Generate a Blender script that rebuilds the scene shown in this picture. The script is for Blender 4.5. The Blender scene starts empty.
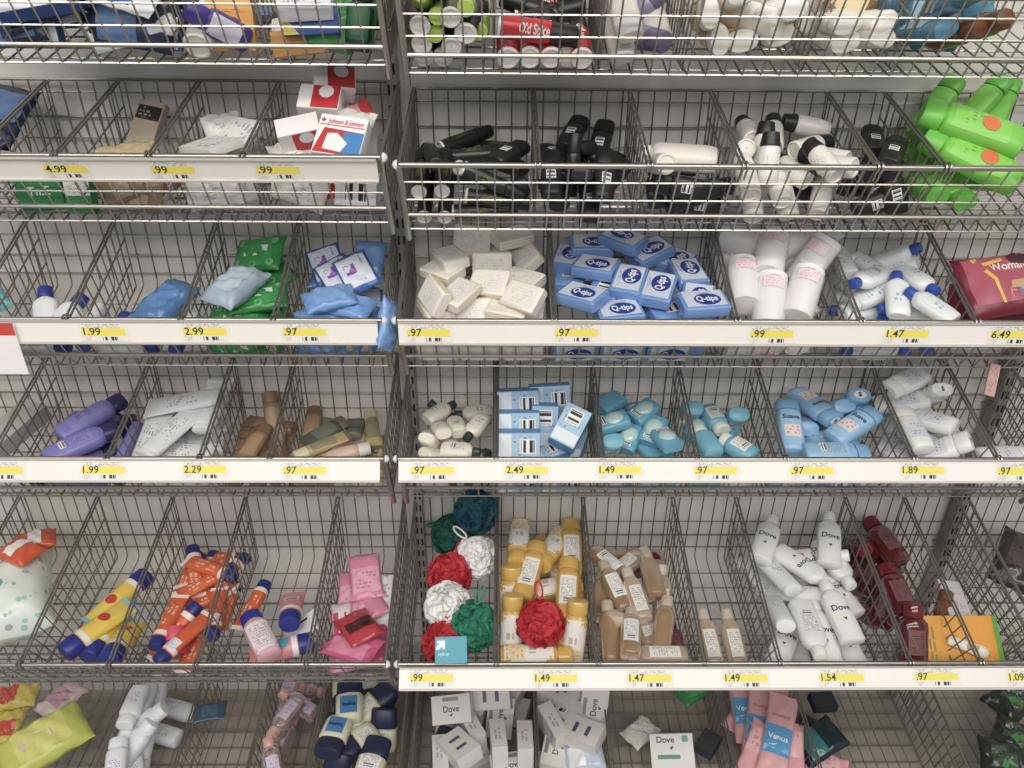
import bpy, bmesh, math, random
import numpy as np
from mathutils import Vector, Matrix

C = bpy.context.scene.collection
rnd = random.Random(7)
PI = math.pi

# ------------------------------------------------------------------ camera, world, lights, exposure
CAMZ = 1.60
PITCH = math.radians(30.5)
YAW = math.radians(0.9)
ROLL = math.radians(0.6)
FPX = 815.0
cam_d = bpy.data.cameras.new('camera')
cam_d.sensor_width = 36.0
cam_d.lens = FPX / 1024.0 * 36.0
cam_d.clip_start = 0.05
cam = bpy.data.objects.new('camera', cam_d)
cam.location = (0, 0, CAMZ)
C.objects.link(cam)
bpy.context.scene.camera = cam

world = bpy.data.worlds.new('store_air')
world.use_nodes = True
world.node_tree.nodes['Background'].inputs[0].default_value = (0.95, 0.97, 1.0, 1)
world.node_tree.nodes['Background'].inputs[1].default_value = 0.35
bpy.context.scene.world = world


def area(name, loc, rot, sx, sy, power, col):
    d = bpy.data.lights.new(name, 'AREA')
    d.shape = 'RECTANGLE'
    d.size = sx
    d.size_y = sy
    d.energy = power
    d.color = col
    o = bpy.data.objects.new(name, d)
    o.location = loc
    o.rotation_euler = rot
    C.objects.link(o)
    return o


# two runs of ceiling fluorescents over the aisle
area('ceiling_light', (-0.25, -0.55, 3.15), (math.radians(24), 0, 0), 4.2, 0.5, 55, (1.0, 0.95, 0.87))
area('ceiling_light', (0.0, -1.9, 3.1), (math.radians(40), 0, 0), 4.6, 0.6, 58, (1.0, 0.965, 0.91))

vs = bpy.context.scene.view_settings
vs.view_transform = 'Standard'
vs.look = 'None'
vs.exposure = -0.08
vs.gamma = 1.0
vs.use_curve_mapping = False

# ------------------------------------------------------------------ pixel rays
cp, sp, cy_, sy_ = math.cos(PITCH), math.sin(PITCH), math.cos(YAW), math.sin(YAW)
FWD = Vector((sy_ * cp, cy_ * cp, -sp))
R0 = Vector((cy_, -sy_, 0))
U0 = Vector((sy_ * sp, cy_ * sp, cp))
RGT = R0 * math.cos(ROLL) + U0 * math.sin(ROLL)
UPV = U0 * math.cos(ROLL) - R0 * math.sin(ROLL)
cam.rotation_mode = 'QUATERNION'
cam.rotation_quaternion = Matrix((RGT, UPV, -FWD)).transposed().to_quaternion()
EYE = Vector((0, 0, CAMZ))


def ray(px, py):
    return FWD + RGT * ((px - 512) / FPX) - UPV * ((py - 384) / FPX)


def at(px, py, Y):
    d = ray(px, py)
    return EYE + d * (Y / d.y)


def hit(px, py, p0, n):
    d = ray(px, py)
    k = (p0 - EYE).dot(n) / d.dot(n)
    return EYE + d * k


# ------------------------------------------------------------------ materials
def lin(h):
    h = h.lstrip('#')
    out = []
    for i in (0, 2, 4):
        c = int(h[i:i + 2], 16) / 255
        out.append(c / 12.92 if c <= 0.04045 else ((c + 0.055) / 1.055) ** 2.4)
    g = 0.2126 * out[0] + 0.7152 * out[1] + 0.0722 * out[2]
    return (*[max(0.012, g + (c - g) * 0.84) for c in out], 1)


_mats = {}


def mat(hexc, rough=0.42, metal=0.0, trans=0.0, alpha=1.0, var=0.05, scale=55, bump=0.0, bscale=300, coat=0.0, sss=0.0):
    key = (hexc, rough, metal, trans, alpha, var, scale, bump, bscale, coat, sss)
    if key in _mats:
        return _mats[key]
    m = bpy.data.materials.new('surface_' + hexc.lstrip('#'))
    m.use_nodes = True
    nt = m.node_tree
    b = nt.nodes['Principled BSDF']
    col = lin(hexc)
    tc = nt.nodes.new('ShaderNodeTexCoord')
    no = nt.nodes.new('ShaderNodeTexNoise')
    no.inputs['Scale'].default_value = scale
    no.inputs['Detail'].default_value = 2
    nt.links.new(tc.outputs['Object'], no.inputs['Vector'])
    mx = nt.nodes.new('ShaderNodeMix')
    mx.data_type = 'RGBA'
    mx.inputs[6].default_value = tuple(c * (1 - var) for c in col[:3]) + (1,)
    mx.inputs[7].default_value = tuple(min(1, c * (1 + var)) for c in col[:3]) + (1,)
    nt.links.new(no.outputs['Fac'], mx.inputs[0])
    nt.links.new(mx.outputs[2], b.inputs['Base Color'])
    b.inputs['Roughness'].default_value = rough
    b.inputs['Metallic'].default_value = metal
    b.inputs['Transmission Weight'].default_value = trans
    b.inputs['Alpha'].default_value = alpha
    b.inputs['Coat Weight'].default_value = coat
    if sss:
        b.inputs['Subsurface Weight'].default_value = sss
        b.inputs['Subsurface Radius'].default_value = (0.01, 0.01, 0.01)
    if bump:
        n2 = nt.nodes.new('ShaderNodeTexNoise')
        n2.inputs['Scale'].default_value = bscale
        nt.links.new(tc.outputs['Object'], n2.inputs['Vector'])
        bp = nt.nodes.new('ShaderNodeBump')
        bp.inputs['Strength'].default_value = bump
        bp.inputs['Distance'].default_value = 0.002
        nt.links.new(n2.outputs['Fac'], bp.inputs['Height'])
        nt.links.new(bp.outputs['Normal'], b.inputs['Normal'])
    _mats[key] = m
    return m


def mnode(nt, op, a, b=None, c=None):
    n = nt.nodes.new('ShaderNodeMath')
    n.operation = op
    for i, v in enumerate((a, b, c)):
        if v is None:
            continue
        if isinstance(v, (int, float)):
            n.inputs[i].default_value = v
        else:
            nt.links.new(v, n.inputs[i])
    return n.outputs[0]


def mprint(base, ink, rows=7, cols=26, axis='y', margin=0.1, fill=0.5, barcode=False, rough=0.45):
    """flat print: rows of fine print (or bar code bars) on a paper or plastic label; rows run along local y (axis='y') or x"""
    key = ('print', base, ink, rows, cols, axis, margin, fill, barcode, rough)
    if key in _mats:
        return _mats[key]
    if not barcode:
        rows, cols = max(2, round(rows * 1.35)), round(cols * 1.8)
    m = bpy.data.materials.new('print_' + base.lstrip('#'))
    m.use_nodes = True
    nt = m.node_tree
    b = nt.nodes['Principled BSDF']
    b.inputs['Roughness'].default_value = rough
    tc = nt.nodes.new('ShaderNodeTexCoord')
    sx = nt.nodes.new('ShaderNodeSeparateXYZ')
    nt.links.new(tc.outputs['Generated'], sx.inputs[0])
    u, v = (sx.outputs[1], sx.outputs[0]) if axis == 'y' else (sx.outputs[0], sx.outputs[1])
    inu = mnode(nt, 'MULTIPLY', mnode(nt, 'GREATER_THAN', u, margin), mnode(nt, 'LESS_THAN', u, 1 - margin))
    inv = mnode(nt, 'MULTIPLY', mnode(nt, 'GREATER_THAN', v, margin), mnode(nt, 'LESS_THAN', v, 1 - margin))
    inside = mnode(nt, 'MULTIPLY', inu, inv)
    wn = nt.nodes.new('ShaderNodeTexWhiteNoise')
    wn.noise_dimensions = '2D'
    cb = nt.nodes.new('ShaderNodeCombineXYZ')
    nt.links.new(mnode(nt, 'FLOOR', mnode(nt, 'MULTIPLY', u, cols)), cb.inputs[0])
    if barcode:
        rowm = 1.0
    else:
        rv = mnode(nt, 'MULTIPLY', v, rows)
        nt.links.new(mnode(nt, 'FLOOR', rv), cb.inputs[1])
        rowm = mnode(nt, 'LESS_THAN', mnode(nt, 'FRACT', rv), 0.55)
    nt.links.new(cb.outputs[0], wn.inputs['Vector'])
    on = mnode(nt, 'LESS_THAN', wn.outputs['Value'], fill)
    msk = mnode(nt, 'MULTIPLY', mnode(nt, 'MULTIPLY', on, rowm), inside)
    mx = nt.nodes.new('ShaderNodeMix')
    mx.data_type = 'RGBA'
    mx.inputs[6].default_value = lin(base)
    kk = 1.0 if barcode else 0.62
    mx.inputs[7].default_value = tuple(p * (1 - kk) + q * kk for p, q in zip(lin(base), lin(ink)))
    nt.links.new(msk, mx.inputs[0])
    nt.links.new(mx.outputs[2], b.inputs['Base Color'])
    _mats[key] = m
    return m


def mbar():
    return mprint('f2f2f0', '2a2a30', 1, 26, 'x', 0.08, 0.5, True)


# ------------------------------------------------------------------ mesh helpers
class MB:
    def __init__(self):
        self.v, self.f = [], []

    def add(self, vs_, fs):
        o = len(self.v)
        self.v += [tuple(p) for p in vs_]
        self.f += [tuple(i + o for i in q) for q in fs]

    def tube(self, pts, r, n=6, closed=False):
        pts = [Vector(p) for p in pts]
        m = len(pts)
        if m < 2:
            return
        rings = []
        ref = None
        for i, p in enumerate(pts):
            if closed:
                t = pts[(i + 1) % m] - pts[i - 1]
            else:
                t = pts[min(i + 1, m - 1)] - pts[max(i - 1, 0)]
            t.normalize()
            if ref is None:
                ref = t.orthogonal().normalized()
            a = (ref - t * ref.dot(t))
            a = a.normalized() if a.length > 1e-6 else t.orthogonal().normalized()
            ref = a
            b = t.cross(a)
            rings.append([p + (a * math.cos(2 * PI * k / n) + b * math.sin(2 * PI * k / n)) * r for k in range(n)])
        vv = [q for rg in rings for q in rg]
        ff = []
        for i in range(m if closed else m - 1):
            j = (i + 1) % m
            for k in range(n):
                k2 = (k + 1) % n
                ff.append((i * n + k, i * n + k2, j * n + k2, j * n + k))
        if not closed:
            ff.append(tuple(reversed(range(n))))
            ff.append(tuple((m - 1) * n + k for k in range(n)))
        self.add(vv, ff)

    def box(self, lo, hi):
        (a, b, c), (d, e, f) = lo, hi
        self.add([(a, b, c), (d, b, c), (d, e, c), (a, e, c), (a, b, f), (d, b, f), (d, e, f), (a, e, f)],
                 [(0, 3, 2, 1), (4, 5, 6, 7), (0, 1, 5, 4), (1, 2, 6, 5), (2, 3, 7, 6), (3, 0, 4, 7)])

    def mesh(self, name, m, smooth=True, angle=40, bevel=0.0):
        me = bpy.data.meshes.new(name)
        me.from_pydata(self.v, [], self.f)
        if bevel:
            bm = bmesh.new()
            bm.from_mesh(me)
            bmesh.ops.bevel(bm, geom=list(bm.edges), offset=bevel, segments=2, affect='EDGES', profile=0.6)
            bm.to_mesh(me)
            bm.free()
        me.materials.append(m)
        me.update()
        if smooth:
            me.shade_smooth()
            me.set_sharp_from_angle(angle=math.radians(angle))
        return me


def link(name, me, parent=None, kind=None, loc=None):
    o = bpy.data.objects.new(name, me)
    C.objects.link(o)
    if parent is not None:
        o.parent = parent
    if kind:
        o['kind'] = kind
    if loc:
        o.location = loc
    return o


def tag(o, label, cat, group=None):
    o['label'] = label
    o['category'] = cat
    if group:
        o['group'] = group
    return o


def root(name, label, cat, loc=(0, 0, 0), group=None):
    o = bpy.data.objects.new(name, None)
    o.empty_display_size = 0.02
    C.objects.link(o)
    o.location = loc
    return tag(o, label, cat, group)


def sec_pt(s, phi):
    x, w, t, n = s
    c, d = math.cos(phi), math.sin(phi)
    e = 2.0 / n
    return (x, w / 2 * math.copysign(abs(c) ** e, c), t / 2 * math.copysign(abs(d) ** e, d))


def sec_at(secs, x):
    for a, b in zip(secs, secs[1:]):
        if a[0] <= x <= b[0] and b[0] > a[0]:
            k = (x - a[0]) / (b[0] - a[0])
            return (x, *[a[i] + (b[i] - a[i]) * k for i in (1, 2, 3)])
    return secs[0] if x < secs[0][0] else secs[-1]


def loft(secs, n=20, caps=(True, True)):
    m = MB()
    vv = [sec_pt(s, 2 * PI * k / n) for s in secs for k in range(n)]
    ff = []
    for i in range(len(secs) - 1):
        for k in range(n):
            k2 = (k + 1) % n
            ff.append((i * n + k, (i + 1) * n + k, (i + 1) * n + k2, i * n + k2))
    if caps[0]:
        ff.append(tuple(range(n)))
    if caps[1]:
        o = (len(secs) - 1) * n
        ff.append(tuple(o + k for k in reversed(range(n))))
    m.add(vv, ff)
    return m


def surf_z(secs, x, y, off=0.0005):
    s = sec_at(secs, x)
    w, t, n = s[1], s[2], s[3]
    q = min(1.0, abs(2 * y / max(w, 1e-6)))
    return t / 2 * max(0.0, 1 - q ** n) ** (1 / n) + off


def patch(secs, x0, x1, frac=0.8, off=0.0005, nx=6, ny=8, back=False, oval=False, y0=None, y1=None):
    """a label hugging the front (+z) or the back (-z) of a lofted body between x0 and x1, frac of its width"""
    m = MB()
    vv = []
    for i in range(nx + 1):
        x = x0 + (x1 - x0) * i / nx
        s = sec_at(secs, x)
        for j in range(ny + 1):
            u = -1 + 2 * j / ny
            f = frac
            if oval:
                q = 2 * i / nx - 1
                f = frac * math.sqrt(max(0.0004, 1 - q * q))
            y = u * f * s[1] / 2 if y0 is None else y0 + (y1 - y0) * j / ny
            z = surf_z(secs, x, y, off)
            vv.append((x, y, -z if back else z))
    ff = []
    for i in range(nx):
        for j in range(ny):
            a = i * (ny + 1) + j
            q = (a, a + ny + 1, a + ny + 2, a + 1)
            ff.append(q if not back else tuple(reversed(q)))
    m.add(vv, ff)
    return m


_txt = {}


def text_mb(s, h, bold=0.0, width=None):
    """flat lettering as a triangle mesh, centred, cap height about h, in the xy plane"""
    key = (s, h, bold, width)
    if key in _txt:
        return _txt[key]
    cu = bpy.data.curves.new('lettering', 'FONT')
    cu.body = s
    cu.size = h * 1.4
    cu.offset = bold
    cu.resolution_u = 3
    cu.align_x = 'CENTER'
    cu.align_y = 'CENTER'
    ob = bpy.data.objects.new('lettering', cu)
    C.objects.link(ob)
    dg = bpy.context.evaluated_depsgraph_get()
    me = bpy.data.meshes.new_from_object(ob.evaluated_get(dg))
    vv = [tuple(v.co) for v in me.vertices]
    ff = [tuple(p.vertices) for p in me.polygons]
    if width and vv:
        w = max(v[0] for v in vv) - min(v[0] for v in vv)
        k = width / w
        vv = [(v[0] * k, v[1], v[2]) for v in vv]
    bpy.data.objects.remove(ob)
    bpy.data.curves.remove(cu)
    bpy.data.meshes.remove(me)
    _txt[key] = (vv, ff)
    return vv, ff


def text_on(s, h, m, secs=None, x=0.0, y=0.0, z=0.0, across=True, bold=0.0, width=None, back=False, name='lettering'):
    """lettering on the front of a body; across: reads across the width with the head of the body up; else reads along the body"""
    vv, ff = text_mb(s, h, bold, width)
    out = []
    for a, b, _ in vv:
        if across:
            px, py = x + b, y - a
        else:
            px, py = x + a, y + b
        pz = surf_z(secs, px, py, 0.0010) if secs else z
        if back:
            py, pz = -py, -pz
        out.append((px, py, pz))
    mb = MB()
    mb.add(out, ff)
    return (name, mb.mesh(name, m, smooth=False))


def flat(x0, x1, y0, y1, z, m, name='label'):
    mb = MB()
    mb.add([(x0, y0, z), (x1, y0, z), (x1, y1, z), (x0, y1, z)], [(0, 1, 2, 3)])
    return (name, mb.mesh(name, m, smooth=False))


def disc(x, y, z, rx, ry, m, name='emblem', n=20, secs=None):
    mb = MB()
    nr = 4 if secs else 1
    vv = [(x, y, surf_z(secs, x, y, 0.0014) if secs else z)]
    for q in range(1, nr + 1):
        for k in range(n):
            a, b = x + rx * q / nr * math.cos(2 * PI * k / n), y + ry * q / nr * math.sin(2 * PI * k / n)
            vv.append((a, b, surf_z(secs, a, b, 0.0014) if secs else z))
    ff = [(0, 1 + k, 1 + (k + 1) % n) for k in range(n)]
    for q in range(nr - 1):
        o = 1 + q * n
        ff += [(o + k, o + n + k, o + n + (k + 1) % n, o + (k + 1) % n) for k in range(n)]
    mb.add(vv, ff)
    return (name, mb.mesh(name, m, smooth=False))


def poly_flat(pts, z, m, name='emblem'):
    mb = MB()
    mb.add([(a, b, z) for a, b in pts], [tuple(range(len(pts)))])
    return (name, mb.mesh(name, m, smooth=False))

# ------------------------------------------------------------------ the fixture's measures
W = 1.2                                   # distance of the white back panel
ROWS = {}


def row(n, Yt, pt, Yb, pb, rise, back=0.122):
    zt, zb = at(512, pt, Yt).z, at(512, pb, Yb).z
    ROWS[n] = dict(Yt=Yt, zt=zt, Yb=Yb, zb=zb, Yw=W - 0.014, zw=zb + rise, ztop=zb + rise + back)


row(1, 0.97, -10, 1.02, 71, 0.032)
row(2, 0.97, 163, 1.02, 227, 0.042, 0.102)
row(3, 0.97, 321, 1.02, 366, 0.048)
row(4, 0.97, 459, 1.02, 496, 0.036, 0.130)
row(5, 0.858, 664, 0.908, 681, 0.018, 0.152)
row(6, 0.76, 820, 0.81, 845, 0.02)
r6 = ROWS[6]
r6['zb'] = CAMZ - 1.475
r6['zt'] = r6['zb'] + 0.095
r6['zw'] = CAMZ - 1.457
r6['ztop'] = r6['zw'] + 0.125
_rows = {}


def getrow(sec, n):
    """the two upper baskets of the left bay hang a few millimetres higher than those of the right bay"""
    if (sec, n) not in _rows:
        r = dict(ROWS[n])
        dz = (0.0055 if sec == 'L' else -0.003) if n <= 2 else 0.0
        for k in ('zt', 'zb', 'zw', 'ztop'):
            r[k] += dz
        _rows[sec, n] = r
    return _rows[sec, n]


LVL = {1: 'top shelf', 2: 'second shelf', 3: 'third shelf', 4: 'fourth shelf', 5: 'fifth shelf', 6: 'bottom shelf'}
GAPS = {1: at(388, 5, 0.97).x, 2: at(390, 163, 0.97).x, 3: at(389.5, 321, 0.97).x, 4: at(391, 459, 0.97).x, 5: at(392, 664, 0.858).x, 6: at(394, 766, 0.83).x}
XG = sum(GAPS.values()) / 6               # the gap between the two bays in view; the baskets hang a few mm off true
PIT = 1.0
XG2, XG0 = XG + PIT, XG - PIT
HALF = 0.0105
SECX = {n: {'L': (XG0 + HALF, g - HALF), 'R': (g + HALF, XG2 - HALF), 'F': (XG2 + HALF, XG2 + 0.36)} for n, g in GAPS.items()}
SECN = {'L': 'left bay', 'R': 'right bay', 'F': 'far right bay'}

steel = mat('aeaaa3', 0.30, 0.92, var=0.08, scale=20)
steel_shaded = mat('918c84', 0.42, 0.75, var=0.08, scale=20)  # same chrome, shade on back wires and dividers put into a darker colour
wallm = mat('e4e0da', 0.55, var=0.03, scale=4, bump=0.05, bscale=80)
postm = mat('a29d95', 0.45, 0.3, var=0.06)
slotm = mat('1a1a1a', 0.7)
stripm = mat('f4efe9', 0.35, var=0.02)

mb = MB()
mb.box((XG0 - 0.6, W, -0.0), (XG2 + 0.9, W + 0.03, 2.5))
o = link('wall_back', mb.mesh('wall_back', wallm, smooth=False), kind='structure')
mb = MB()
mb.box((-3, -3, -0.04), (3, W + 0.03, 0))
o = link('floor', mb.mesh('floor', mat('b9b2a8', 0.35, var=0.05, scale=3), smooth=False), kind='structure')
mb = MB()
mb.box((XG0 - 0.6, 0.74, 0.0), (XG2 + 0.9, W, r6['zb'] - 0.006))
o = link('trim_1', mb.mesh('plinth', mat('a89f93', 0.5, var=0.04, scale=6), smooth=False, bevel=0.003), kind='structure')
o['label'] = 'beige plinth deck under the bottom baskets'

for i, xg in enumerate((XG0, XG, XG2)):
    t = root('shelf_upright', ['grey slotted steel upright at the outer end of the left bay',
                              'grey slotted steel upright between the two bays',
                              'grey slotted steel upright at the far end of the right bay'][i], 'upright', (xg, W, r6['zb'] + 0.002))
    mb = MB()
    mb.box((-0.0075, -0.034, 0), (0.0075, -0.001, 2.2))
    link('post', mb.mesh('post', postm, bevel=0.0015), t)
    mb = MB()
    for k in range(80):
        for sx in (-0.004, 0.004):
            mb.box((sx - 0.0016, -0.0346, 0.03 + k * 0.027), (sx + 0.0016, -0.0338, 0.03 + k * 0.027 + 0.014))
    link('slot', mb.mesh('slots', slotm, smooth=False), t, kind='stuff')


def fence_pt(r, s, x):
    return Vector((x, r['Yb'] + (r['Yt'] - r['Yb']) * s, r['zb'] + (r['zt'] - r['zb']) * s))


def fence_y(r, z):
    s = (z - r['zb']) / (r['zt'] - r['zb'])
    return r['Yb'] + (r['Yt'] - r['Yb']) * min(1.0, max(0.0, s))


def floor_z(r, y):
    k = (y - r['Yb']) / (r['Yw'] - r['Yb'])
    return r['zb'] + (r['zw'] - r['zb']) * k


def basket(sec, n):
    r = getrow(sec, n)
    x0, x1 = SECX[n][sec]
    t = root('wire_basket', f'long chrome wire basket, {LVL[n]} of the {SECN[sec]}', 'wire basket', (x0, r['Yb'], r['zb']))
    off = Vector((x0, r['Yb'], r['zb']))

    def part(name, build, m, kind=None):
        b = MB()
        build(b)
        b.v = [tuple(Vector(p) - off) for p in b.v]
        return link(name, b.mesh(name, m), t, kind)

    part('top_rail', lambda b: b.tube([fence_pt(r, 1, x0), fence_pt(r, 1, x1)], 0.0036, 10), steel)
    part('lower_rail', lambda b: b.tube([fence_pt(r, 0.24, x0), fence_pt(r, 0.24, x1)], 0.0029, 8), steel)
    k = max(2, round((x1 - x0 - 0.006) / 0.0222))
    xs = [x0 + 0.003 + (x1 - x0 - 0.006) * i / k for i in range(k + 1)]

    def front(b):
        for x in xs:
            b.tube([fence_pt(r, 0, x), fence_pt(r, 0.985, x)], 0.0012, 5)
        for s in (0.75, 0.48, 0.0):
            b.tube([fence_pt(r, s, x0), fence_pt(r, s, x1)], 0.0013, 5)
    part('front_mesh', front, steel, 'stuff')

    def bottom(b):
        for x in xs:
            b.tube([(x, r['Yb'], r['zb']), (x, r['Yw'] - 0.012, r['zw'] - 0.001), (x, r['Yw'] - 0.003, r['zw'] + 0.003), (x, r['Yw'], r['zw'] + 0.013)], 0.0012, 5)
        y = r['Yb'] + 0.02
        i = 0
        while y < r['Yw'] - 0.012:
            b.tube([(x0, y, floor_z(r, y) - 0.0018), (x1, y, floor_z(r, y) - 0.0018)], 0.0021 if i % 3 == 1 else 0.0013, 5)
            y += 0.036
            i += 1
    part('bottom_mesh', bottom, steel, 'stuff')

    def rear(b):
        for x in xs:
            b.tube([(x, r['Yw'], r['zw'] + 0.012), (x, r['Yw'], r['ztop'])], 0.0012, 5)
        for h, rr in ((0.022, 0.0013), (0.052, 0.0019), (0.085, 0.0013), (r['ztop'] - r['zw'], 0.0022)):
            b.tube([(x0, r['Yw'] + 0.002, r['zw'] + h), (x1, r['Yw'] + 0.002, r['zw'] + h)], rr, 5)
    part('back_mesh', rear, steel_shaded, 'stuff')

    for xe, sgn in ((x0, 1), (x1, -1)):
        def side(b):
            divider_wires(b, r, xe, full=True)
        part('side_panel', side, steel_shaded, 'stuff')
        part('end_bar', lambda b: b.tube([fence_pt(r, 0.99, xe), fence_pt(r, 0.1, xe), fence_pt(r, -0.17, xe)], 0.0042, 8), steel)
        m_ = MB()
        p = fence_pt(r, 1, xe) - off
        rings = []
        for a in range(5):
            th = PI / 2 * a / 4
            rings.append((0.0062 * math.cos(th), -sgn * (0.002 + 0.0062 * math.sin(th))))
        vv = [(p.x + dx, p.y + rr_ * math.cos(2 * PI * q / 10), p.z + rr_ * math.sin(2 * PI * q / 10)) for rr_, dx in rings for q in range(10)]
        ff = [(a * 10 + q, a * 10 + (q + 1) % 10, a * 10 + 10 + (q + 1) % 10, a * 10 + 10 + q) for a in range(4) for q in range(10)]
        ff.append(tuple(range(10)))
        m_.add(vv, ff)
        e = link('end_cap', m_.mesh('end_cap', mat('e8e4de', 0.35)), t)
        e['label'] = 'white plastic plug on the rail end'
        # the arm that hooks the basket to the upright
        part('bracket_arm', lambda b: b.tube([(xe, r['Yw'], r['zw'] + 0.03), (xe, W - 0.0015, r['zw'] + 0.03)], 0.003, 6), steel_shaded)
    return t


def divider_wires(b, r, x, full=False):
    """vertical wires of a side panel or divider between the sloping top bar and the floor"""
    d = 0.0 if full else 0.0045
    yb, yt, yw = r['Yb'] + d, r['Yt'] + d * 1.3, r['Yw'] - (0.0 if full else 0.006)
    zf = 0.0 if full else 0.0045
    top0, top1 = Vector((x, yt, r['zt'] + 0.001)), Vector((x, yw, r['ztop']))
    n = max(6, round((yw - yt) / 0.0195))
    for i in range(n + 1):
        k = i / n
        p = top0.lerp(top1, k)
        yl = yb + (yw - yb) * k
        b.tube([(x, yl, floor_z(r, yl) + zf), p], 0.00115, 5)
    for s in (0.0, 0.33, 0.66):
        a = Vector((x, yb + (yt - yb) * s, floor_z(r, yb) + zf + (top0.z - floor_z(r, yb) - zf) * s))
        c = Vector((x, yw, floor_z(r, yw) + zf + (top1.z - floor_z(r, yw) - zf) * s))
        b.tube([a, c], 0.0013, 5)
    if full:
        b.tube([top0, top1], 0.0028, 6)


def divider(sec, n, x, label):
    r = getrow(sec, n)
    off = Vector((x, r['Yb'], r['zb']))
    t = root('wire_divider', label, 'wire divider', tuple(off), 'wire dividers clipped across the baskets')
    b = MB()
    divider_wires(b, r, x)
    b.v = [tuple(Vector(p) - off) for p in b.v]
    link('divider_mesh', b.mesh('divider_mesh', steel_shaded), t, 'stuff')
    b = MB()
    for dx in (-0.0026, 0.0026):
        b.tube([(x + dx, r['Yt'] + 0.006, r['zt'] + 0.002), (x + dx, r['Yw'] - 0.006, r['ztop'])], 0.0017, 6)
    b.v = [tuple(Vector(p) - off) for p in b.v]
    link('top_bar', b.mesh('top_bar', steel_shaded), t)
    b = MB()
    c = fence_pt(r, 1, x)
    for dx in (-0.0026, 0.0026):
        pts = []
        for k in range(7):
            a = math.radians(40 + 35 * k)
            pts.append((x + dx, c.y + 0.0062 * math.cos(a), c.z + 0.0062 * math.sin(a)))
        b.tube([(x + dx, r['Yt'] + 0.007, r['zt'] + 0.002)] + pts + [(x + dx, r['Yt'] + 0.002, r['zt'] - 0.016)], 0.0013, 5)
    b.v = [tuple(Vector(p) - off) for p in b.v]
    link('front_clip', b.mesh('front_clip', steel), t)
    return t


for sec in 'LRF':
    for n in ROWS:
        basket(sec, n)

# ------------------------------------------------------------------ price strips and price tags
STRIPS = {('L', 2): (157, 180, -24), ('L', 3): (321, 345, 4), ('R', 3): (321, 345, 4), ('L', 4): (459, 484, 33), ('R', 4): (459, 484, 33), ('R', 5): (667, 690, 46),
          ('F', 3): (321, 345, 4), ('F', 4): (459, 484, 33), ('F', 5): (667, 690, 46)}
STRIPF = {}
HS = 0.0275
for (sec, n), (p0, p1, tilt) in STRIPS.items():
    r = getrow(sec, n)
    x0, x1 = SECX[n][sec]
    a = math.radians(tilt)
    up = Vector((0, math.sin(a), math.cos(a)))
    nrm = Vector((0, -math.cos(a), math.sin(a)))
    top = fence_pt(r, 1, 0) + Vector((0, -0.0075, -0.0035)) + nrm * 0.002
    top += Vector((0, -0.0015, {2: 0.0025, 3: 0.0055, 4: 0.006, 5: 0.003}[n]))
    o0 = top - up * HS
    t = root('price_strip', f'white plastic price strip along the front of the {LVL[n]}, {SECN[sec]}', 'price strip', (x0, o0.y, o0.z), 'white price strips')
    M4 = Matrix((( 1, 0, 0), (0, up.y, nrm.y), (0, up.z, nrm.z)))
    STRIPF[sec, n] = (Vector((0, o0.y, o0.z)), up, nrm)
    L = x1 - x0 - 0.004

    def put(b):
        b.v = [tuple(M4 @ Vector((v[0], v[1], v[2]))) for v in b.v]
        return b
    b = MB()
    b.box((0.002, 0, -0.0012), (L, HS, 0.0006))
    link('channel', put(b).mesh('channel', stripm, smooth=False), t)
    b = MB()
    b.box((0.002, -0.0035, -0.0016), (L, 0.0, 0.0028))
    link('lower_lip', put(b).mesh('lower_lip', mat('cfcac3', 0.35), smooth=False, bevel=0.0008), t)
    b = MB()
    b.box((0.002, HS, -0.0016), (L, HS + 0.003, 0.0028))
    link('upper_lip', put(b).mesh('upper_lip', mat('b5b0a9', 0.3), smooth=False, bevel=0.0008), t)

ink = mat('26262a', 0.5)
yel = mat('f5e228', 0.5, var=0.02)
TAGS = [('L', 2, 44, '4.99'), ('L', 2, 151, '.99'), ('L', 2, 256, '.99'),
        ('L', 3, 83, '1.99'), ('L', 3, 184, '2.99'), ('L', 3, 283, '.97'), ('R', 3, 407, '.97'), ('R', 3, 555, '.97'), ('R', 3, 750, '.99'), ('R', 3, 885, '1.47'), ('R', 3, 990, '6.49'),
        ('L', 4, -20, '1.99'), ('L', 4, 82, '1.99'), ('L', 4, 183, '2.29'), ('L', 4, 283, '.97'), ('R', 4, 411, '.97'), ('R', 4, 505, '2.49'), ('R', 4, 598, '1.49'), ('R', 4, 694, '.97'), ('R', 4, 790, '.97'),
        ('R', 4, 901, '1.89'), ('R', 4, 997, '.97'),
        ('R', 5, 410, '.99'), ('R', 5, 534, '1.49'), ('R', 5, 628, '1.47'), ('R', 5, 724, '1.49'), ('R', 5, 820, '1.54'), ('R', 5, 915, '.97'), ('R', 5, 1008, '1.09')]
TAGL = {}
seen_tag = {}
ORD = ['first', 'second', 'third', 'fourth', 'fifth', 'sixth', 'seventh', 'eighth', 'ninth', 'tenth', 'eleventh', 'twelfth', 'thirteenth', 'fourteenth', 'fifteenth', 'sixteenth', 'seventeenth', 'eighteenth']
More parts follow.
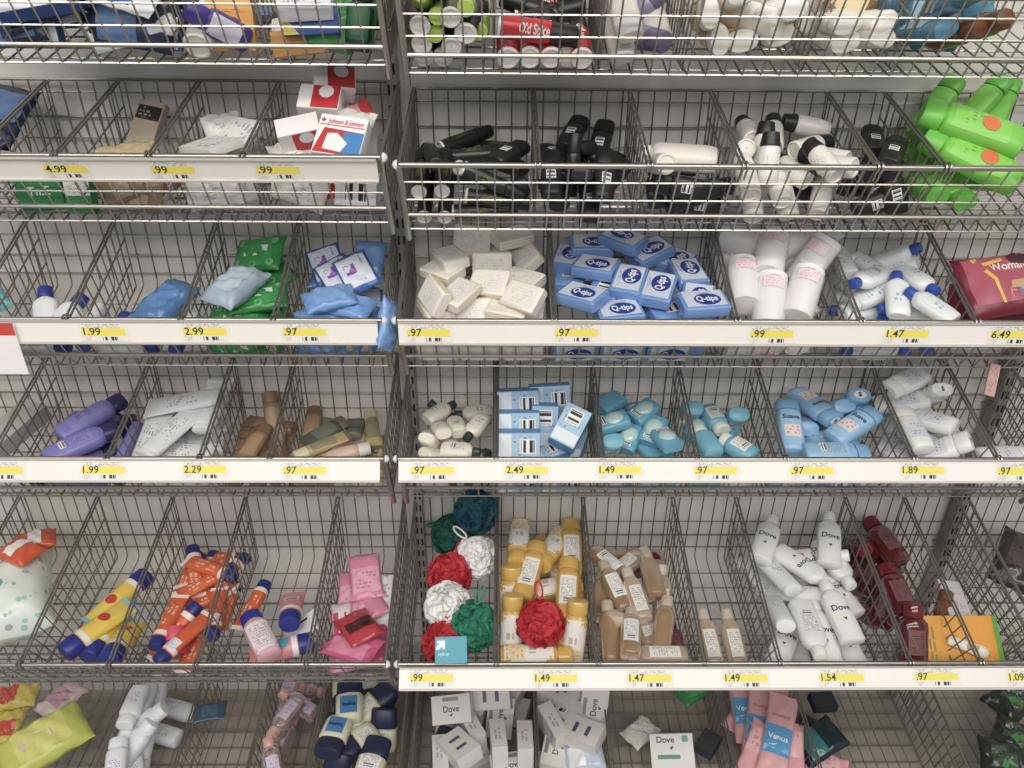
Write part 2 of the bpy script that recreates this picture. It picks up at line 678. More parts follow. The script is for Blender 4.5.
for sec, n, px, txt in TAGS:
    o0, up, nrm = STRIPF[sec, n]
    y0 = hit(px, {2: 168, 3: 334, 4: 472, 5: 679}[n], o0, nrm)
    y1 = hit(px + 43, {2: 168, 3: 334, 4: 472, 5: 679}[n], o0, nrm)
    w = y1.x - y0.x
    k = seen_tag[sec, n] = seen_tag.get((sec, n), -1) + 1
    price = txt if txt[0] != '.' else txt[1:] + ' cent'
    t = root('price_tag', f'paper price tag reading {txt.strip(".") if txt[0] == "." else txt}, {ORD[k]} from the left on the {LVL[n]}, {SECN[sec]}', 'price tag', (y0.x, o0.y, o0.z), 'paper price tags')
    M4 = Matrix(((1, 0, 0), (0, up.y, nrm.y), (0, up.z, nrm.z)))

    def place(name, b, m, lab=None):
        b.v = [tuple(M4 @ Vector(v)) for v in b.v]
        o = link(name, b.mesh(name, m, smooth=False), t)
        if lab:
            o['label'] = lab
    jit = rnd.uniform(-0.0008, 0.0008)
    b = MB()
    b.box((-0.003, 0.0012 + jit, 0.0007), (w + 0.004, HS - 0.0008 + jit, 0.0009))
    place('paper', b, mat('efeae3', 0.5, var=0.02))
    b = MB()
    b.box((0, 0.0095 + jit, 0.0010), (w, 0.0195 + jit, 0.0011))
    place('yellow_band', b, yel, 'bright yellow band')
    vv, ff = text_mb(txt, 0.0105, 0.0001)
    mx_, mn_ = max(v[0] for v in vv), min(v[0] for v in vv)
    b = MB()
    b.add([(v[0] - mn_ + 0.002, v[1] + 0.0145 + jit, 0.00135) for v in vv], ff)
    place('price', b, ink)
    b = MB()
    b.add([(0.001, 0.0202 + jit, 0.0012), (w * 0.9, 0.0202 + jit, 0.0012), (w * 0.9, 0.0263 + jit, 0.0012), (0.001, 0.0263 + jit, 0.0012)], [(0, 1, 2, 3)])
    place('fine_print', b, mprint('efeae3', '6f6a68', 2, 30, 'x', 0.02, 0.55))
    b = MB()
    b.add([(w * 0.42, 0.0022 + jit, 0.0012), (w * 0.9, 0.0022 + jit, 0.0012), (w * 0.9, 0.0078 + jit, 0.0012), (w * 0.42, 0.0078 + jit, 0.0012)], [(0, 1, 2, 3)])
    place('bar_code', b, mprint('efeae3', '3a3a3e', 1, 34, 'x', 0.03, 0.5, True))
    b = MB()
    b.add([(0.001, 0.0022 + jit, 0.0012), (w * 0.2, 0.0022 + jit, 0.0012), (w * 0.2, 0.0085 + jit, 0.0012), (0.001, 0.0085 + jit, 0.0012)], [(0, 1, 2, 3)])
    place('small_print', b, mprint('efeae3', '8a8684', 3, 9, 'x', 0.02, 0.5))

# ------------------------------------------------------------------ goods: one builder per family, each look built once
def pl(h, **k):
    return mat(h, **{'rough': 0.38, 'var': 0.03, **k})


def K(parts, dims, name, cat, desc):
    return dict(parts=parts, dims=dims, name=name, cat=cat, desc=desc)


def shift(secs, d):
    return [(s[0] + d, *s[1:]) for s in secs]


def bottle(L, w, t, body, cap, capL=0.2, capw=0.5, shoulder=0.2, lab=None, words=None, back=True, n=2.6, capn=2.0, foot=0.92, capm=None, wordsc='3a3f55', wh=0.011, labm=None, bm=None, labx=(0.16, 0.72), labf=0.8, mark=None,
           name='lotion_bottle', cat='bottle', desc='bottle', wx=0.5, basedot=None, picture=None):
    """a lofted bottle, head along +x; lab = colour of the front label"""
    h = L / 2
    Lc = L * capL
    xb = h - Lc
    sh = L * shoulder
    secs = [(-h, w * foot * 0.86, t * foot * 0.8, n), (-h + 0.002, w * foot, t * foot * 0.96, n), (-h + 0.012, w * 0.98, t, n), (xb - sh, w, t, n), (xb - sh * 0.55, w * 0.93, t * 0.95, n), (xb - sh * 0.2, w * (capw * 0.45 + 0.42), t * 0.82, 2.3),
            (xb - 0.001, w * capw * 0.86, min(t, w * capw) * 0.84, 2), (xb, w * capw * 0.8, min(t, w * capw) * 0.8, 2)]
    ct = min(t * 0.98, w * capw) if capn == 2.0 else t * 0.95
    cs = [(xb + 0.0003, w * capw * 0.96, ct * 0.96, capn), (xb + Lc * 0.1, w * capw, ct, capn), (h - Lc * 0.12, w * capw * 0.97, ct * 0.97, capn), (h - Lc * 0.02, w * capw * 0.9, ct * 0.88, capn), (h, w * capw * 0.8, ct * 0.78, capn)]
    P = [('body', loft(secs, 22).mesh('bottle_body', bm or pl(body)), None, []), ('cap', loft(cs, 20).mesh('bottle_cap', capm or pl(cap)), 'cap of the bottle' if cap != body else None, [])]
    if basedot:
        mm = MB()
        for k_ in range(24):
            mm.v.append((h + 0.0004, w * capw * 0.26 * math.cos(2 * PI * k_ / 24), ct * 0.26 * math.sin(2 * PI * k_ / 24)))
        mm.f.append(tuple(range(24)))
        vv_, ff_ = text_mb('S', ct * 0.3, 0.0005)
        mt = MB()
        mt.add([(h + 0.0009, a_ + 0.0, b_) for a_, b_, _ in vv_], ff_)
        P.append(('cap_sticker', mm.mesh('cap_sticker', pl(basedot), smooth=False), 'round sticker on the cap end', [('emblem', mt.mesh('emblem', pl('2c2c34'), smooth=False))]))
    if lab:
        a, b = -h + L * labx[0], -h + L * labx[1]
        b = min(b, xb - sh * 0.6)
        subs = []
        if words:
            cx = a + (b - a) * wx
            wd = w * labf * 0.82
            for i, s in enumerate(words if isinstance(words, list) else [words]):
                subs.append(text_on(s, wh, pl(wordsc), secs, x=cx - i * wh * 1.5, width=wd if len(s) > 3 else None, bold=0.0003))
        if mark:
            subs.append(mark(secs, a + (b - a) * (wx - 0.28)))
        if picture:
            x_a, x_b = a + (b - a) * picture[0], a + (b - a) * picture[1]
            subs.append(('picture', patch(secs, x_a, x_b, labf * 0.8, 0.0009).mesh('picture', mprint(picture[2], picture[3], 3, 4, 'y', 0.12, 0.6))))
        P.append(('front_label', patch(secs, a, b, labf).mesh('front_label', labm or pl(lab)), 'printed front label', subs))
    if back:
        a, b = -h + L * 0.2, -h + L * 0.66
        P.append(('back_label', patch(secs, a, b, 0.7, back=True).mesh('back_label', mprint(lab or 'f0eee8', '4c4c52', 16, 14)), 'back label with fine print', [
            ('bar_code', patch(secs, a + 0.003, a + 0.013, 0.7, 0.0009, y0=-w * 0.22, y1=w * 0.22, back=True).mesh('bar_code', mbar()))]))
    return K(P, (L, w, t), name, cat, desc)


def birdmark(secs, x):
    m = MB()
    pts = [(-0.004, 0), (-0.001, 0.0025), (0.003, 0.004), (0.0015, 0.0005), (0.004, -0.002), (0, -0.0022)]
    m.add([(x + a, b, surf_z(secs, x, b, 0.001)) for a, b in pts], [tuple(range(6))])
    return ('emblem', m.mesh('emblem', pl('5c5648'), smooth=False))


def tube(L, w, body, cap, capL=0.2, band=None, bandx=(0.25, 0.7), words=None, wordsc='ffffff', wh=0.008, end=None, t=None, name='squeeze_tube', cat='tube', desc='tube', labm=None, bm=None, stripe=None, patchc=None, capw=1.0):
    """a squeeze tube: round cap at the head (+x), flat crimp at the tail"""
    h = L / 2
    t = t or w * 0.62
    Lc = L * capL
    xb = h - Lc
    secs = [(-h, w * 1.08, 0.0016, 3), (-h + 0.007, w * 1.08, 0.0018, 3), (-h + 0.02, w * 1.05, t * 0.35, 2.2), (-h + L * 0.42, w, t * 0.8, 2), (xb - 0.006, w * 0.93, t, 2), (xb - 0.001, w * 0.88, t * 0.98, 2), (xb, w * 0.8, t * 0.9, 2)]
    cs = [(xb + 0.0003, w * 0.9 * capw, t * 0.99 * capw, 2), (xb + 0.002, w * 0.93 * capw, t * capw, 2), (h - 0.003, w * 0.9 * capw, t * 0.97 * capw, 2), (h - 0.0008, w * 0.84 * capw, t * 0.9 * capw, 2), (h, w * 0.7 * capw, t * 0.75 * capw, 2)]
    P = [('body', loft(secs, 22).mesh('tube_body', bm or pl(body)), None, []), ('cap', loft(cs, 20).mesh('tube_cap', pl(cap)), 'tube cap', [])]
    if end:
        m = MB()
        m.box((-h - 0.0006, -w * 0.55, -0.0016), (-h + 0.006, w * 0.55, 0.0016))
        P.append(('crimp', m.mesh('crimp', pl(end), smooth=False), 'flat crimped end', []))
    if stripe:
        P.append(('collar_band', loft([(xb - 0.011, w * 0.96 + 0.0008, t * 0.97 + 0.0008, 2), (xb - 0.002, w * 0.92 + 0.0008, t + 0.0008, 2)], 22, (False, False)).mesh('collar_band', pl(stripe)), 'pale band under the cap', []))
    if band:
        a, b = -h + L * bandx[0], -h + L * bandx[1]
        subs = []
        if words:
            subs.append(text_on(words, wh, pl(wordsc), secs, x=(a + b) / 2, y=0, across=False, width=(b - a) * 0.8, bold=0.0003))
        if patchc:
            subs.append(disc(a + (b - a) * 0.75, 0.0, 0, 0.009, w * 0.26, pl(patchc), secs=secs))
        P.append(('front_label', patch(secs, a, b, 0.8).mesh('front_label', labm or pl(band)), 'printed band', subs))
        P.append(('back_label', patch(secs, a + 0.01, a + 0.03, 0.6, back=True).mesh('back_label', mbar()), 'bar code on the back', []))
    return K(P, (L, w * 1.08, t), name, cat, desc)


def can(L, d, body, cap, capL=0.25, base='d8d5d0', words=None, wordsc='f4f0ea', name='spray_can', cat='can', desc='can', bm=None, band=None, roundcap=False, capm=None):
    """an aerosol or stick: concave base at the tail (-x)"""
    h = L / 2
    Lc = L * capL
    xb = h - Lc
    secs = [(-h + 0.004, d * 0.98, d * 0.98, 2), (xb - 0.006, d, d, 2), (xb - 0.002, d * 0.95, d * 0.95, 2), (xb, d * 0.86, d * 0.86, 2)]
    cs = [(xb + 0.0003, d * 0.95, d * 0.95, 2), (xb + 0.002, d * 0.97, d * 0.97, 2), (h - 0.004, d * (0.9 if not roundcap else 0.8), d * (0.9 if not roundcap else 0.8), 2), (h - 0.001, d * 0.8, d * 0.8, 2), (h, d * 0.55, d * 0.55, 2)]
    bs = [(-h + 0.0036, d * 0.99, d * 0.99, 2), (-h + 0.001, d * 0.96, d * 0.96, 2), (-h, d * 0.88, d * 0.88, 2), (-h, d * 0.8, d * 0.8, 2), (-h + 0.0025, d * 0.72, d * 0.72, 2), (-h + 0.002, d * 0.3, d * 0.3, 2), (-h + 0.0026, d * 0.05, d * 0.05, 2)]
    P = [('body', loft(secs, 22).mesh('can_body', bm or pl(body, rough=0.3)), None, []), ('cap', loft(cs, 22).mesh('can_cap', capm or pl(cap)), 'cap of the can', []),
         ('base', loft(list(reversed(bs)), 22, (False, False)).mesh('can_base', pl(base, rough=0.35)), 'pale base with a raised ring', [])]
    for q in P[2:]:
        q[1].flip_normals()
    if words:
        P.append(('lettering', text_on(words, d * 0.42, pl(wordsc), secs, x=-h * 0.1, across=False, width=L * 0.38, bold=0.0003)[1], None, []))
    if band:
        P.append(('print_band', patch(secs, -h * 0.6, xb - 0.012, 0.7).mesh('print_band', mprint(body, band, 6, 12, 'x')), None, []))
    return K(P, (L, d, d), name, cat, desc)


def carton(L, w, t, body, name='carton', cat='box', desc='box', face=None, side=None, words=None, wordsc='222222', wh=0.01, across=False, bar=None, subs=(), bevel=0.0008, facem=None, wpos=(0, 0), bold=0.0003, width=None, rough=0.5, sidem=None, bmat=None, print_=True):
    m = MB()
    m.box((-L / 2, -w / 2, -t / 2), (L / 2, w / 2, t / 2))
    P = [('body', m.mesh('carton_body', bmat or pl(body, rough=rough), bevel=bevel), None, [])]
    z = t / 2 + 0.0003
    s = []
    if words:
        s.append(text_on(words, wh, pl(wordsc), None, x=wpos[0], y=wpos[1], z=z + 0.0004, across=across, bold=bold, width=width))
    for q in subs:
        s.append(q(z + 0.0004))
    if face or facem or s:
        fm = facem or (pl(face, rough=rough) if face else pl(body, rough=rough))
        nm, me = flat(-L / 2 + 0.001, L / 2 - 0.001, -w / 2 + 0.001, w / 2 - 0.001, z, fm, 'front_panel')
        P.append((nm, me, 'printed front panel', s))
    if side or sidem or print_:
        mm = MB()
        yy = w / 2 + 0.0003
        mm.add([(-L / 2 + 0.002, -yy, -t / 2 + 0.002), (L / 2 - 0.002, -yy, -t / 2 + 0.002), (L / 2 - 0.002, -yy, t / 2 - 0.002), (-L / 2 + 0.002, -yy, t / 2 - 0.002)], [(0, 1, 2, 3)])
        P.append(('side_panel', mm.mesh('side_panel', sidem or pl(side or body, rough=rough), smooth=False), None, []))
    # back: bar code panel
    mm = MB()
    zz = -t / 2 - 0.0003
    mm.add([(-L * 0.3, -w * 0.36, zz), (-L * 0.3, w * 0.36, zz), (L * 0.3, w * 0.36, zz), (L * 0.3, -w * 0.36, zz)], [(0, 1, 2, 3)])
    P.append(('bar_code', mm.mesh('bar_code', mbar(), smooth=False), 'bar code on the back', []))
    return K(P, (L, w, t), name, cat, desc)


def pillow(L, w, t, nx=16, ny=12, seal=0.09, wr=0.0012, seed=1, p=2.6):
    r = random.Random(seed)
    ph = [r.uniform(0, 6.28) for _ in range(8)]
    m = MB()

    def prof(u, v):
        a = max(0.0, 1 - abs(u / (1 - seal)) ** p) if abs(u) < 1 - seal else 0
        b = max(0.0, 1 - abs(v) ** p)
        return t / 2 * (a * b) ** 0.45 + 0.0004

    def wrk(u, v):
        return wr * (math.sin(7 * u + ph[0]) * math.sin(5 * v + ph[1]) + 0.7 * math.sin(13 * u + 6 * v + ph[2]) + 0.5 * math.sin(9 * v - 11 * u + ph[3]))
    vv = []
    for sgn in (1, -1):
        for i in range(nx + 1):
            for j in range(ny + 1):
                u, v = -1 + 2 * i / nx, -1 + 2 * j / ny
                z = prof(u, v)
                edge = 1 if (abs(u) < 0.999 and abs(v) < 0.999) else 0
                sq = 1 - 0.05 * (1 - abs(u)) * 0
                vv.append((u * L / 2, v * w / 2 * (1 - 0.06 * (1 - u * u) * (abs(v) > 0.99)) * sq, sgn * z + wrk(u, v) * (1 if edge else 0.7)))
    N = (nx + 1) * (ny + 1)
    ff = []
    for i in range(nx):
        for j in range(ny):
            a = i * (ny + 1) + j
            ff.append((a, a + ny + 1, a + ny + 2, a + 1))
            ff.append(tuple(N + q for q in (a, a + 1, a + ny + 2, a + ny + 1)))
    per = [i * (ny + 1) for i in range(nx + 1)] + [nx * (ny + 1) + j for j in range(1, ny + 1)] + [i * (ny + 1) + ny for i in range(nx - 1, -1, -1)] + [j for j in range(ny - 1, 0, -1)]
    for a, b in zip(per, per[1:] + per[:1]):
        ff.append((b, a, N + a, N + b))
    m.add(vv, ff)
    return m, (lambda x, y: prof(2 * x / L, 2 * y / w) + wrk(2 * x / L, 2 * y / w))


def pouch(L, w, t, body, lab=None, labr=(-0.6, 0.6, -0.7, 0.7), words=None, wordsc='222222', wh=0.009, along=True, name='wipes_pouch', cat='pouch', desc='pouch', seed=1, seal=0.09, labm=None, emb=None, rough=0.3, marks=(), bar=True, wpos=(0, 0), wr=0.0012, bold=0.0003, width=None, bm=None):
    m, zf = pillow(L, w, t, seed=seed, seal=seal, wr=wr)
    P = [('body', m.mesh('pouch_body', bm or pl(body, rough=rough), angle=70), None, [])]

    def drape(mbm, off):
        mbm.v = [(x, y, zf(x, y) + off) for x, y, _ in mbm.v]
        return mbm
    s = []
    if words:
        vv, ff = text_mb(words, wh, bold, width)
        tm = MB()
        tm.add([((a, b, 0) if along else (b, -a, 0)) for a, b, _ in vv], ff)
        tm.v = [(x + wpos[0], y + wpos[1], 0) for x, y, _ in tm.v]
        s.append(('lettering', drape(tm, 0.0014).mesh('lettering', pl(wordsc), smooth=False)))
    for pts, c in marks:
        tm = MB()
        tm.add([(a, b, 0) for a, b in pts], [tuple(range(len(pts)))])
        s.append(('emblem', drape(tm, 0.0012).mesh('emblem', pl(c), smooth=False)))
    if lab or labm:
        a, b, c, d = labr
        tm = MB()
        nx, ny = 12, 8
        tm.add([(L / 2 * (a + (b - a) * i / nx), w / 2 * (c + (d - c) * j / ny), 0) for i in range(nx + 1) for j in range(ny + 1)],
               [(i * (ny + 1) + j, (i + 1) * (ny + 1) + j, (i + 1) * (ny + 1) + j + 1, i * (ny + 1) + j + 1) for i in range(nx) for j in range(ny)])
        P.append(('front_label', drape(tm, 0.0007).mesh('front_label', labm or pl(lab, rough=rough)), 'printed front panel', s))
    else:
        for q in s:
            P.append((q[0], q[1], None, []))
    if bar:
        tm = MB()
        tm.add([(L * 0.05, -w * 0.2, 0), (L * 0.3, -w * 0.2, 0), (L * 0.3, w * 0.2, 0), (L * 0.05, w * 0.2, 0)], [(3, 2, 1, 0)])
        tm.v = [(x, y, -zf(x, y) - 0.0012) for x, y, _ in tm.v]
        P.append(('bar_code', tm.mesh('bar_code', mbar(), smooth=False), 'bar code on the back', []))
    return K(P, (L, w, t), name, cat, desc)


def pouf(R, colr, desc, loopc=None, seed=3):
    """a gathered ball of fine net: many thin curled frills around a core"""
    r = random.Random(seed)
    m = MB()
    N = 160
    for k in range(N):
        z = -1 + 2 * (k + 0.5) / N
        th = k * 2.39996
        d = Vector((math.sqrt(1 - z * z) * math.cos(th), math.sqrt(1 - z * z) * math.sin(th), z))
        e = d.orthogonal().normalized()
        e.rotate(Matrix.Rotation(r.uniform(0, 6.28), 3, d))
        g = d.cross(e)
        p1, p2, p3 = (r.uniform(0, 6.28) for _ in range(3))
        n = 18
        ar = r.uniform(0.42, 0.78)
        lean = r.uniform(-0.08, 0.28)
        top = r.uniform(0.97, 1.07)
        rows_ = []
        for i in range(n + 1):
            s = -ar + 2 * ar * i / n
            u = s / ar
            c = (d * math.cos(s) + e * math.sin(s))
            lat = 0.10 * math.sin(5 * s + p3) + 0.045 * math.sin(12 * s + p1)
            q = 1 - u * u
            h1 = 0.9 + (top - 0.9) * 0.55 * q
            h2 = 0.9 + (top - 0.9) * q
            rows_ += [c * (R * 0.84) + g * (R * lat * 0.4), c * (R * h1) + g * (R * (lat * 0.8 + lean * 0.35 * q)), c * (R * h2) + g * (R * (lat + lean * q))]
        ff = []
        for i in range(n):
            for j in range(2):
                a = i * 3 + j
                ff.append((a, a + 3, a + 4, a + 1))
        m.add(rows_, ff)
    cm = mat(colr, rough=0.7, var=0.10, scale=260, bump=0.15, bscale=1800, sss=0.6)
    me = m.mesh('net_ball', cm, angle=180)
    core = MB()
    bm = bmesh.new()
    bmesh.ops.create_icosphere(bm, subdivisions=3, radius=R * 0.90)
    core.add([tuple(v.co) for v in bm.verts], [tuple(v.index for v in f.verts) for f in bm.faces])
    bm.free()
    lp = MB()
    pts = [Vector((R * 0.75, 0, R * 0.55))]
    for i in range(13):
        a = PI * 2 * i / 12
        pts.append(Vector((R * 1.2 + R * 0.38 * -math.cos(a), R * 0.15 * math.sin(a), R * 0.75)))
    lp.tube(pts, 0.0018, 6)
    return K([('net_ball', me, None, []), ('core', core.mesh('core', cm), None, []), ('hanging_loop', lp.mesh('hanging_loop', mat(loopc or colr, rough=0.5)), 'cord loop', [])], (1.9 * R, 1.9 * R, 1.9 * R), 'bath_pouf', 'bath pouf', desc)


def sleeve(L, d):
    """a clear film sleeve of round cotton pads"""
    P = []
    m = MB()
    n = 16
    for i in range(n):
        x = -L / 2 + 0.006 + (L - 0.012) * i / n
        dd = d * (0.95 + 0.008 * ((i * 7) % 3))
        s = [(x, dd * 0.97, dd * 0.97, 2), (x + 0.0012, dd, dd, 2), (x + (L - 0.012) / n - 0.0014, dd, dd, 2), (x + (L - 0.012) / n - 0.0001, dd * 0.97, dd * 0.97, 2)]
        q = loft(s, 20)
        m.add(q.v, q.f)
    P.append(('cotton_pads', m.mesh('cotton_pads', mat('f6f3f1', 0.9, var=0.02, bump=0.25)), 'stack of white cotton pads', [], 'stuff'))
    s = [(-L / 2, d * 0.4, d * 0.3, 2), (-L / 2 + 0.004, d * 0.98, d * 0.98, 2), (-L / 2 + 0.008, d * 1.03, d * 1.03, 2), (L / 2 - 0.018, d * 1.03, d * 1.03, 2), (L / 2 - 0.008, d * 0.8, d * 0.7, 2), (L / 2, d * 0.55, d * 0.15, 2), (L / 2 + 0.012, d * 0.75, 0.002, 2)]
    film = mat('fbfafa', 0.16, alpha=0.34, var=0.0)
    P.append(('film_sleeve', loft(s, 22).mesh('film_sleeve', film), 'clear plastic sleeve', [
        ('pink_print', patch(s, L * 0.12, L * 0.30, 0.62, 0.0006).mesh('pink_print', mprint('f3dfe4', 'e58fa8', 3, 7))),
        ('emblem', patch(s, L * 0.33, L * 0.41, 0.3, 0.0006).mesh('emblem', mprint('f1eeee', '77787a', 3, 4, margin=0.05, fill=0.6))),
        ('bar_code', patch(s, -L * 0.2, L * 0.05, 0.35, 0.0006, back=True).mesh('bar_code', mbar()))]))
    return K(P, (L, d, d), 'cotton_pad_sleeve', 'cotton pads', 'clear sleeve of white cotton pads')


def swab_pack(L, w, t, body, label, word=None, desc='swab pack', oval='203f9c', plain=False):
    P = []
    secs_ = [(-L / 2, w * 0.9, t * 0.8, 7), (-L / 2 + 0.003, w, t, 7), (L / 2 - 0.003, w, t, 7), (L / 2, w * 0.9, t * 0.8, 7)]
    P.append(('body', loft(secs_, 28).mesh('pack_body', pl(body, rough=0.25, coat=0.3)), None, []))
    z = t / 2 + 0.0004
    if plain:
        P.append(('front_label', flat(-L * 0.42, L * 0.42, -w * 0.4, w * 0.4, z, mprint('efeae0', 'c6cad0', 6, 12, 'x', 0.14, 0.35), 'front_label')[1], 'faint blue print', []))
        mm = MB()
        for i in range(3):
            yy = -t * 0.25 + t * 0.25 * i
            mm.box((-L / 2 + 0.002, -w / 2 - 0.0004, yy - 0.0007), (L / 2 - 0.002, w / 2 + 0.0004, yy + 0.0007))
        P.append(('swab_rows', mm.mesh('swab_rows', mat('d9c9a4', 0.6), smooth=False), 'tan rows of swab sticks showing at the edge', [], 'stuff'))
        P.append(('bar_code', flat(-L * 0.2, L * 0.2, -w * 0.25, w * 0.25, -z, mbar(), 'bar_code')[1], 'bar code on the back', []))
        P[-1][1].flip_normals()
    else:
        s = [disc(L * 0.06, -w * 0.06, z + 0.0003, L * 0.29, w * 0.3, pl(oval), 'oval_badge'),
             text_on(word, w * 0.26, pl('f5f7fb'), None, x=L * 0.05, y=-w * 0.05, z=z + 0.0007, across=False, bold=0.0005, width=L * 0.46),
             ('fine_print', flat(-L * 0.36, L * 0.3, w * 0.24, w * 0.36, z + 0.0003, mprint(label, '3553a8', 2, 9, 'x', 0.05, 0.45))[1])]
        P.append(('front_label', flat(-L * 0.43, L * 0.43, -w * 0.41, w * 0.41, z, pl(label), 'front_label')[1], 'silvery label with a dark blue oval', s))
        P.append(('bar_code', flat(-L * 0.2, L * 0.2, -w * 0.25, w * 0.25, -z, mbar(), 'bar_code')[1], 'bar code on the back', []))
        P[-1][1].flip_normals()
    return K(P, (L, w, t), 'swab_pack', 'cotton swabs', desc)


def soap_blister(L, w, t, blue='3f9bc2', soap='bfe0dc'):
    P = []
    h = t * 0.45
    m = MB()
    m.box((-L / 2, -w / 2, -t / 2), (L / 2, w / 2, -t / 2 + h))
    secs = [(-L / 2, w * 0.9, t * 0.7, 4), (-L / 2 + 0.004, w, t * 0.85, 3), (L / 2 - 0.004, w, t * 0.85, 3), (L / 2, w * 0.9, t * 0.7, 4)]
    P.append(('tray', loft(secs, 24).mesh('tray', pl(blue, rough=0.3)), 'turquoise tray', []))
    d = MB()
    nu, nv = 8, 20
    vv = [(L * 0.05, 0, t * 0.62)]
    for i in range(1, nu + 1):
        a = PI / 2 * i / nu
        for k in range(nv):
            b = 2 * PI * k / nv
            vv.append((L * 0.05 + L * 0.36 * math.sin(a) * math.cos(b), w * 0.4 * math.sin(a) * math.sin(b), t * 0.25 + t * 0.37 * math.cos(a)))
    ff = [(0, 1 + k, 1 + (k + 1) % nv) for k in range(nv)]
    for i in range(nu - 1):
        for k in range(nv):
            a = 1 + i * nv
            ff.append((a + k, a + nv + k, a + nv + (k + 1) % nv, a + (k + 1) % nv))
    d.add(vv, ff)
    P.append(('dome', d.mesh('dome', pl(soap, rough=0.12, coat=0.6)), 'glossy clear dome over pale soap', []))
    P.append(('bar_code', flat(-L * 0.42, -L * 0.26, -w * 0.28, w * 0.28, t * 0.435, mbar(), 'bar_code')[1], 'white bar code sticker', []))
    return K(P, (L, w, t), 'soap_blister', 'soap', 'turquoise soap pack')


def blister_card(L, w, t, card, stripe, item):
    P = []
    m = MB()
    m.box((-L / 2, -w / 2, -0.0012), (L / 2, w / 2, 0.0012))
    P.append(('card', m.mesh('card', pl(card), bevel=0.0005), None, [flat(L / 2 - 0.008, L / 2, -w / 2, w / 2, 0.0017, pl(stripe), 'edge_stripe'),
             ('fine_print', flat(-L * 0.33, -L * 0.24, -w * 0.35, w * 0.35, 0.0018, mprint(card, '2f7d2a', 1, 9, 'y', 0.04, 0.7))[1])]))
    s = [(-L * 0.14, 0.012, 0.006, 2), (-L * 0.12, 0.016, 0.009, 2.4), (L * 0.1, 0.018, 0.012, 2.4), (L * 0.24, 0.021, 0.012, 2.4), (L * 0.30, 0.016, 0.009, 2.2), (L * 0.32, 0.006, 0.004, 2)]
    b = loft(s, 20)
    ca, sa = math.cos(-0.35), math.sin(-0.35)
    b.v = [(x * ca - y * sa, x * sa + y * ca, z + 0.008) for x, y, z in b.v]
    win = MB()
    q = [(L * 0.06, -0.005), (L * 0.19, -0.006), (L * 0.19, 0.006), (L * 0.06, 0.005)]
    win.add([(x * ca - y * sa, x * sa + y * ca, 0.0146) for x, y in q], [(0, 1, 2, 3)])
    P.append(('clip', b.mesh('clip', pl(item)), 'cream plastic clip', [('window', win.mesh('window', pl('caa86a'), smooth=False))]))
    return K(P, (L, w, 0.014), 'blister_card', 'card pack', 'yellow carded clip')


def razor_pack(L, w, t, c1, c2, word='Venus'):
    k = pouch(L, w, t, c1, lab=c2, labr=(-0.55, 0.15, -0.88, 0.88), words=word, wordsc='e9f3fb', wh=0.011, along=False, seal=0.12, seed=9, name='razor_pack', cat='razors', desc='pink and blue razor pack', wpos=(-0.012, 0), width=w * 0.66,
              marks=[([(-0.040, -w * 0.4), (-0.030, -w * 0.4), (-0.024, 0), (-0.031, w * 0.4), (-0.041, w * 0.4), (-0.035, 0)], '8cc4ea'), ([(0.030, -w * 0.3), (0.036, -w * 0.3), (0.036, w * 0.3), (0.030, w * 0.3)], 'c98a94')])
    return k


ARROW = [(-0.010, -0.010), (-0.010, -0.005), (-0.002, 0.002), (-0.008, 0.002), (-0.008, 0.007), (0.008, 0.007), (0.008, -0.009), (0.003, -0.009), (0.003, -0.003), (-0.005, -0.010)]


def sc_arrow(k, dx=0, dy=0):
    return [(x * k + dx, y * k + dy) for x, y in ARROW]


def ring(secs_z, x, y, r0, r1, m, n=20, name='emblem'):
    mb = MB()
    vv = []
    for k in range(n):
        a = 2 * PI * k / n
        for r in (r0, r1):
            vv.append((x + r * math.cos(a), y + r * math.sin(a), secs_z))
    mb.add(vv, [(2 * k, 2 * k + 1, 2 * ((k + 1) % n) + 1, 2 * ((k + 1) % n)) for k in range(n)])
    return (name, mb.mesh(name, m, smooth=False))


def mdots(base, c1, c2, scale=60):
    """printed film: scattered dots of two colours"""
    m = bpy.data.materials.new('dotted_film')
    m.use_nodes = True
    nt = m.node_tree
    b = nt.nodes['Principled BSDF']
    b.inputs['Roughness'].default_value = 0.3
    tc = nt.nodes.new('ShaderNodeTexCoord')
    vo = nt.nodes.new('ShaderNodeTexVoronoi')
    vo.inputs['Scale'].default_value = scale
    nt.links.new(tc.outputs['Object'], vo.inputs['Vector'])
    no = nt.nodes.new('ShaderNodeTexNoise')
    no.inputs['Scale'].default_value = 160
    nt.links.new(tc.outputs['Object'], no.inputs['Vector'])
    sp_ = nt.nodes.new('ShaderNodeSeparateColor')
    nt.links.new(vo.outputs['Color'], sp_.inputs[0])
    rad_ = mnode(nt, 'ADD', mnode(nt, 'MULTIPLY', sp_.outputs[0], 0.38), mnode(nt, 'MULTIPLY', no.outputs['Fac'], 0.10))
    on = mnode(nt, 'LESS_THAN', vo.outputs['Distance'], rad_)
    m1 = nt.nodes.new('ShaderNodeMix')
    m1.data_type = 'RGBA'
    m1.inputs[6].default_value = lin(c1)
    m1.inputs[7].default_value = lin(c2)
    nt.links.new(mnode(nt, 'GREATER_THAN', sp_.outputs[1], 0.65), m1.inputs[0])
    m2 = nt.nodes.new('ShaderNodeMix')
    m2.data_type = 'RGBA'
    m2.inputs[6].default_value = lin(base)
    nt.links.new(m1.outputs[2], m2.inputs[7])
    nt.links.new(mnode(nt, 'MULTIPLY', on, 0.75), m2.inputs[0])
    nt.links.new(m2.outputs[2], b.inputs['Base Color'])
    return m


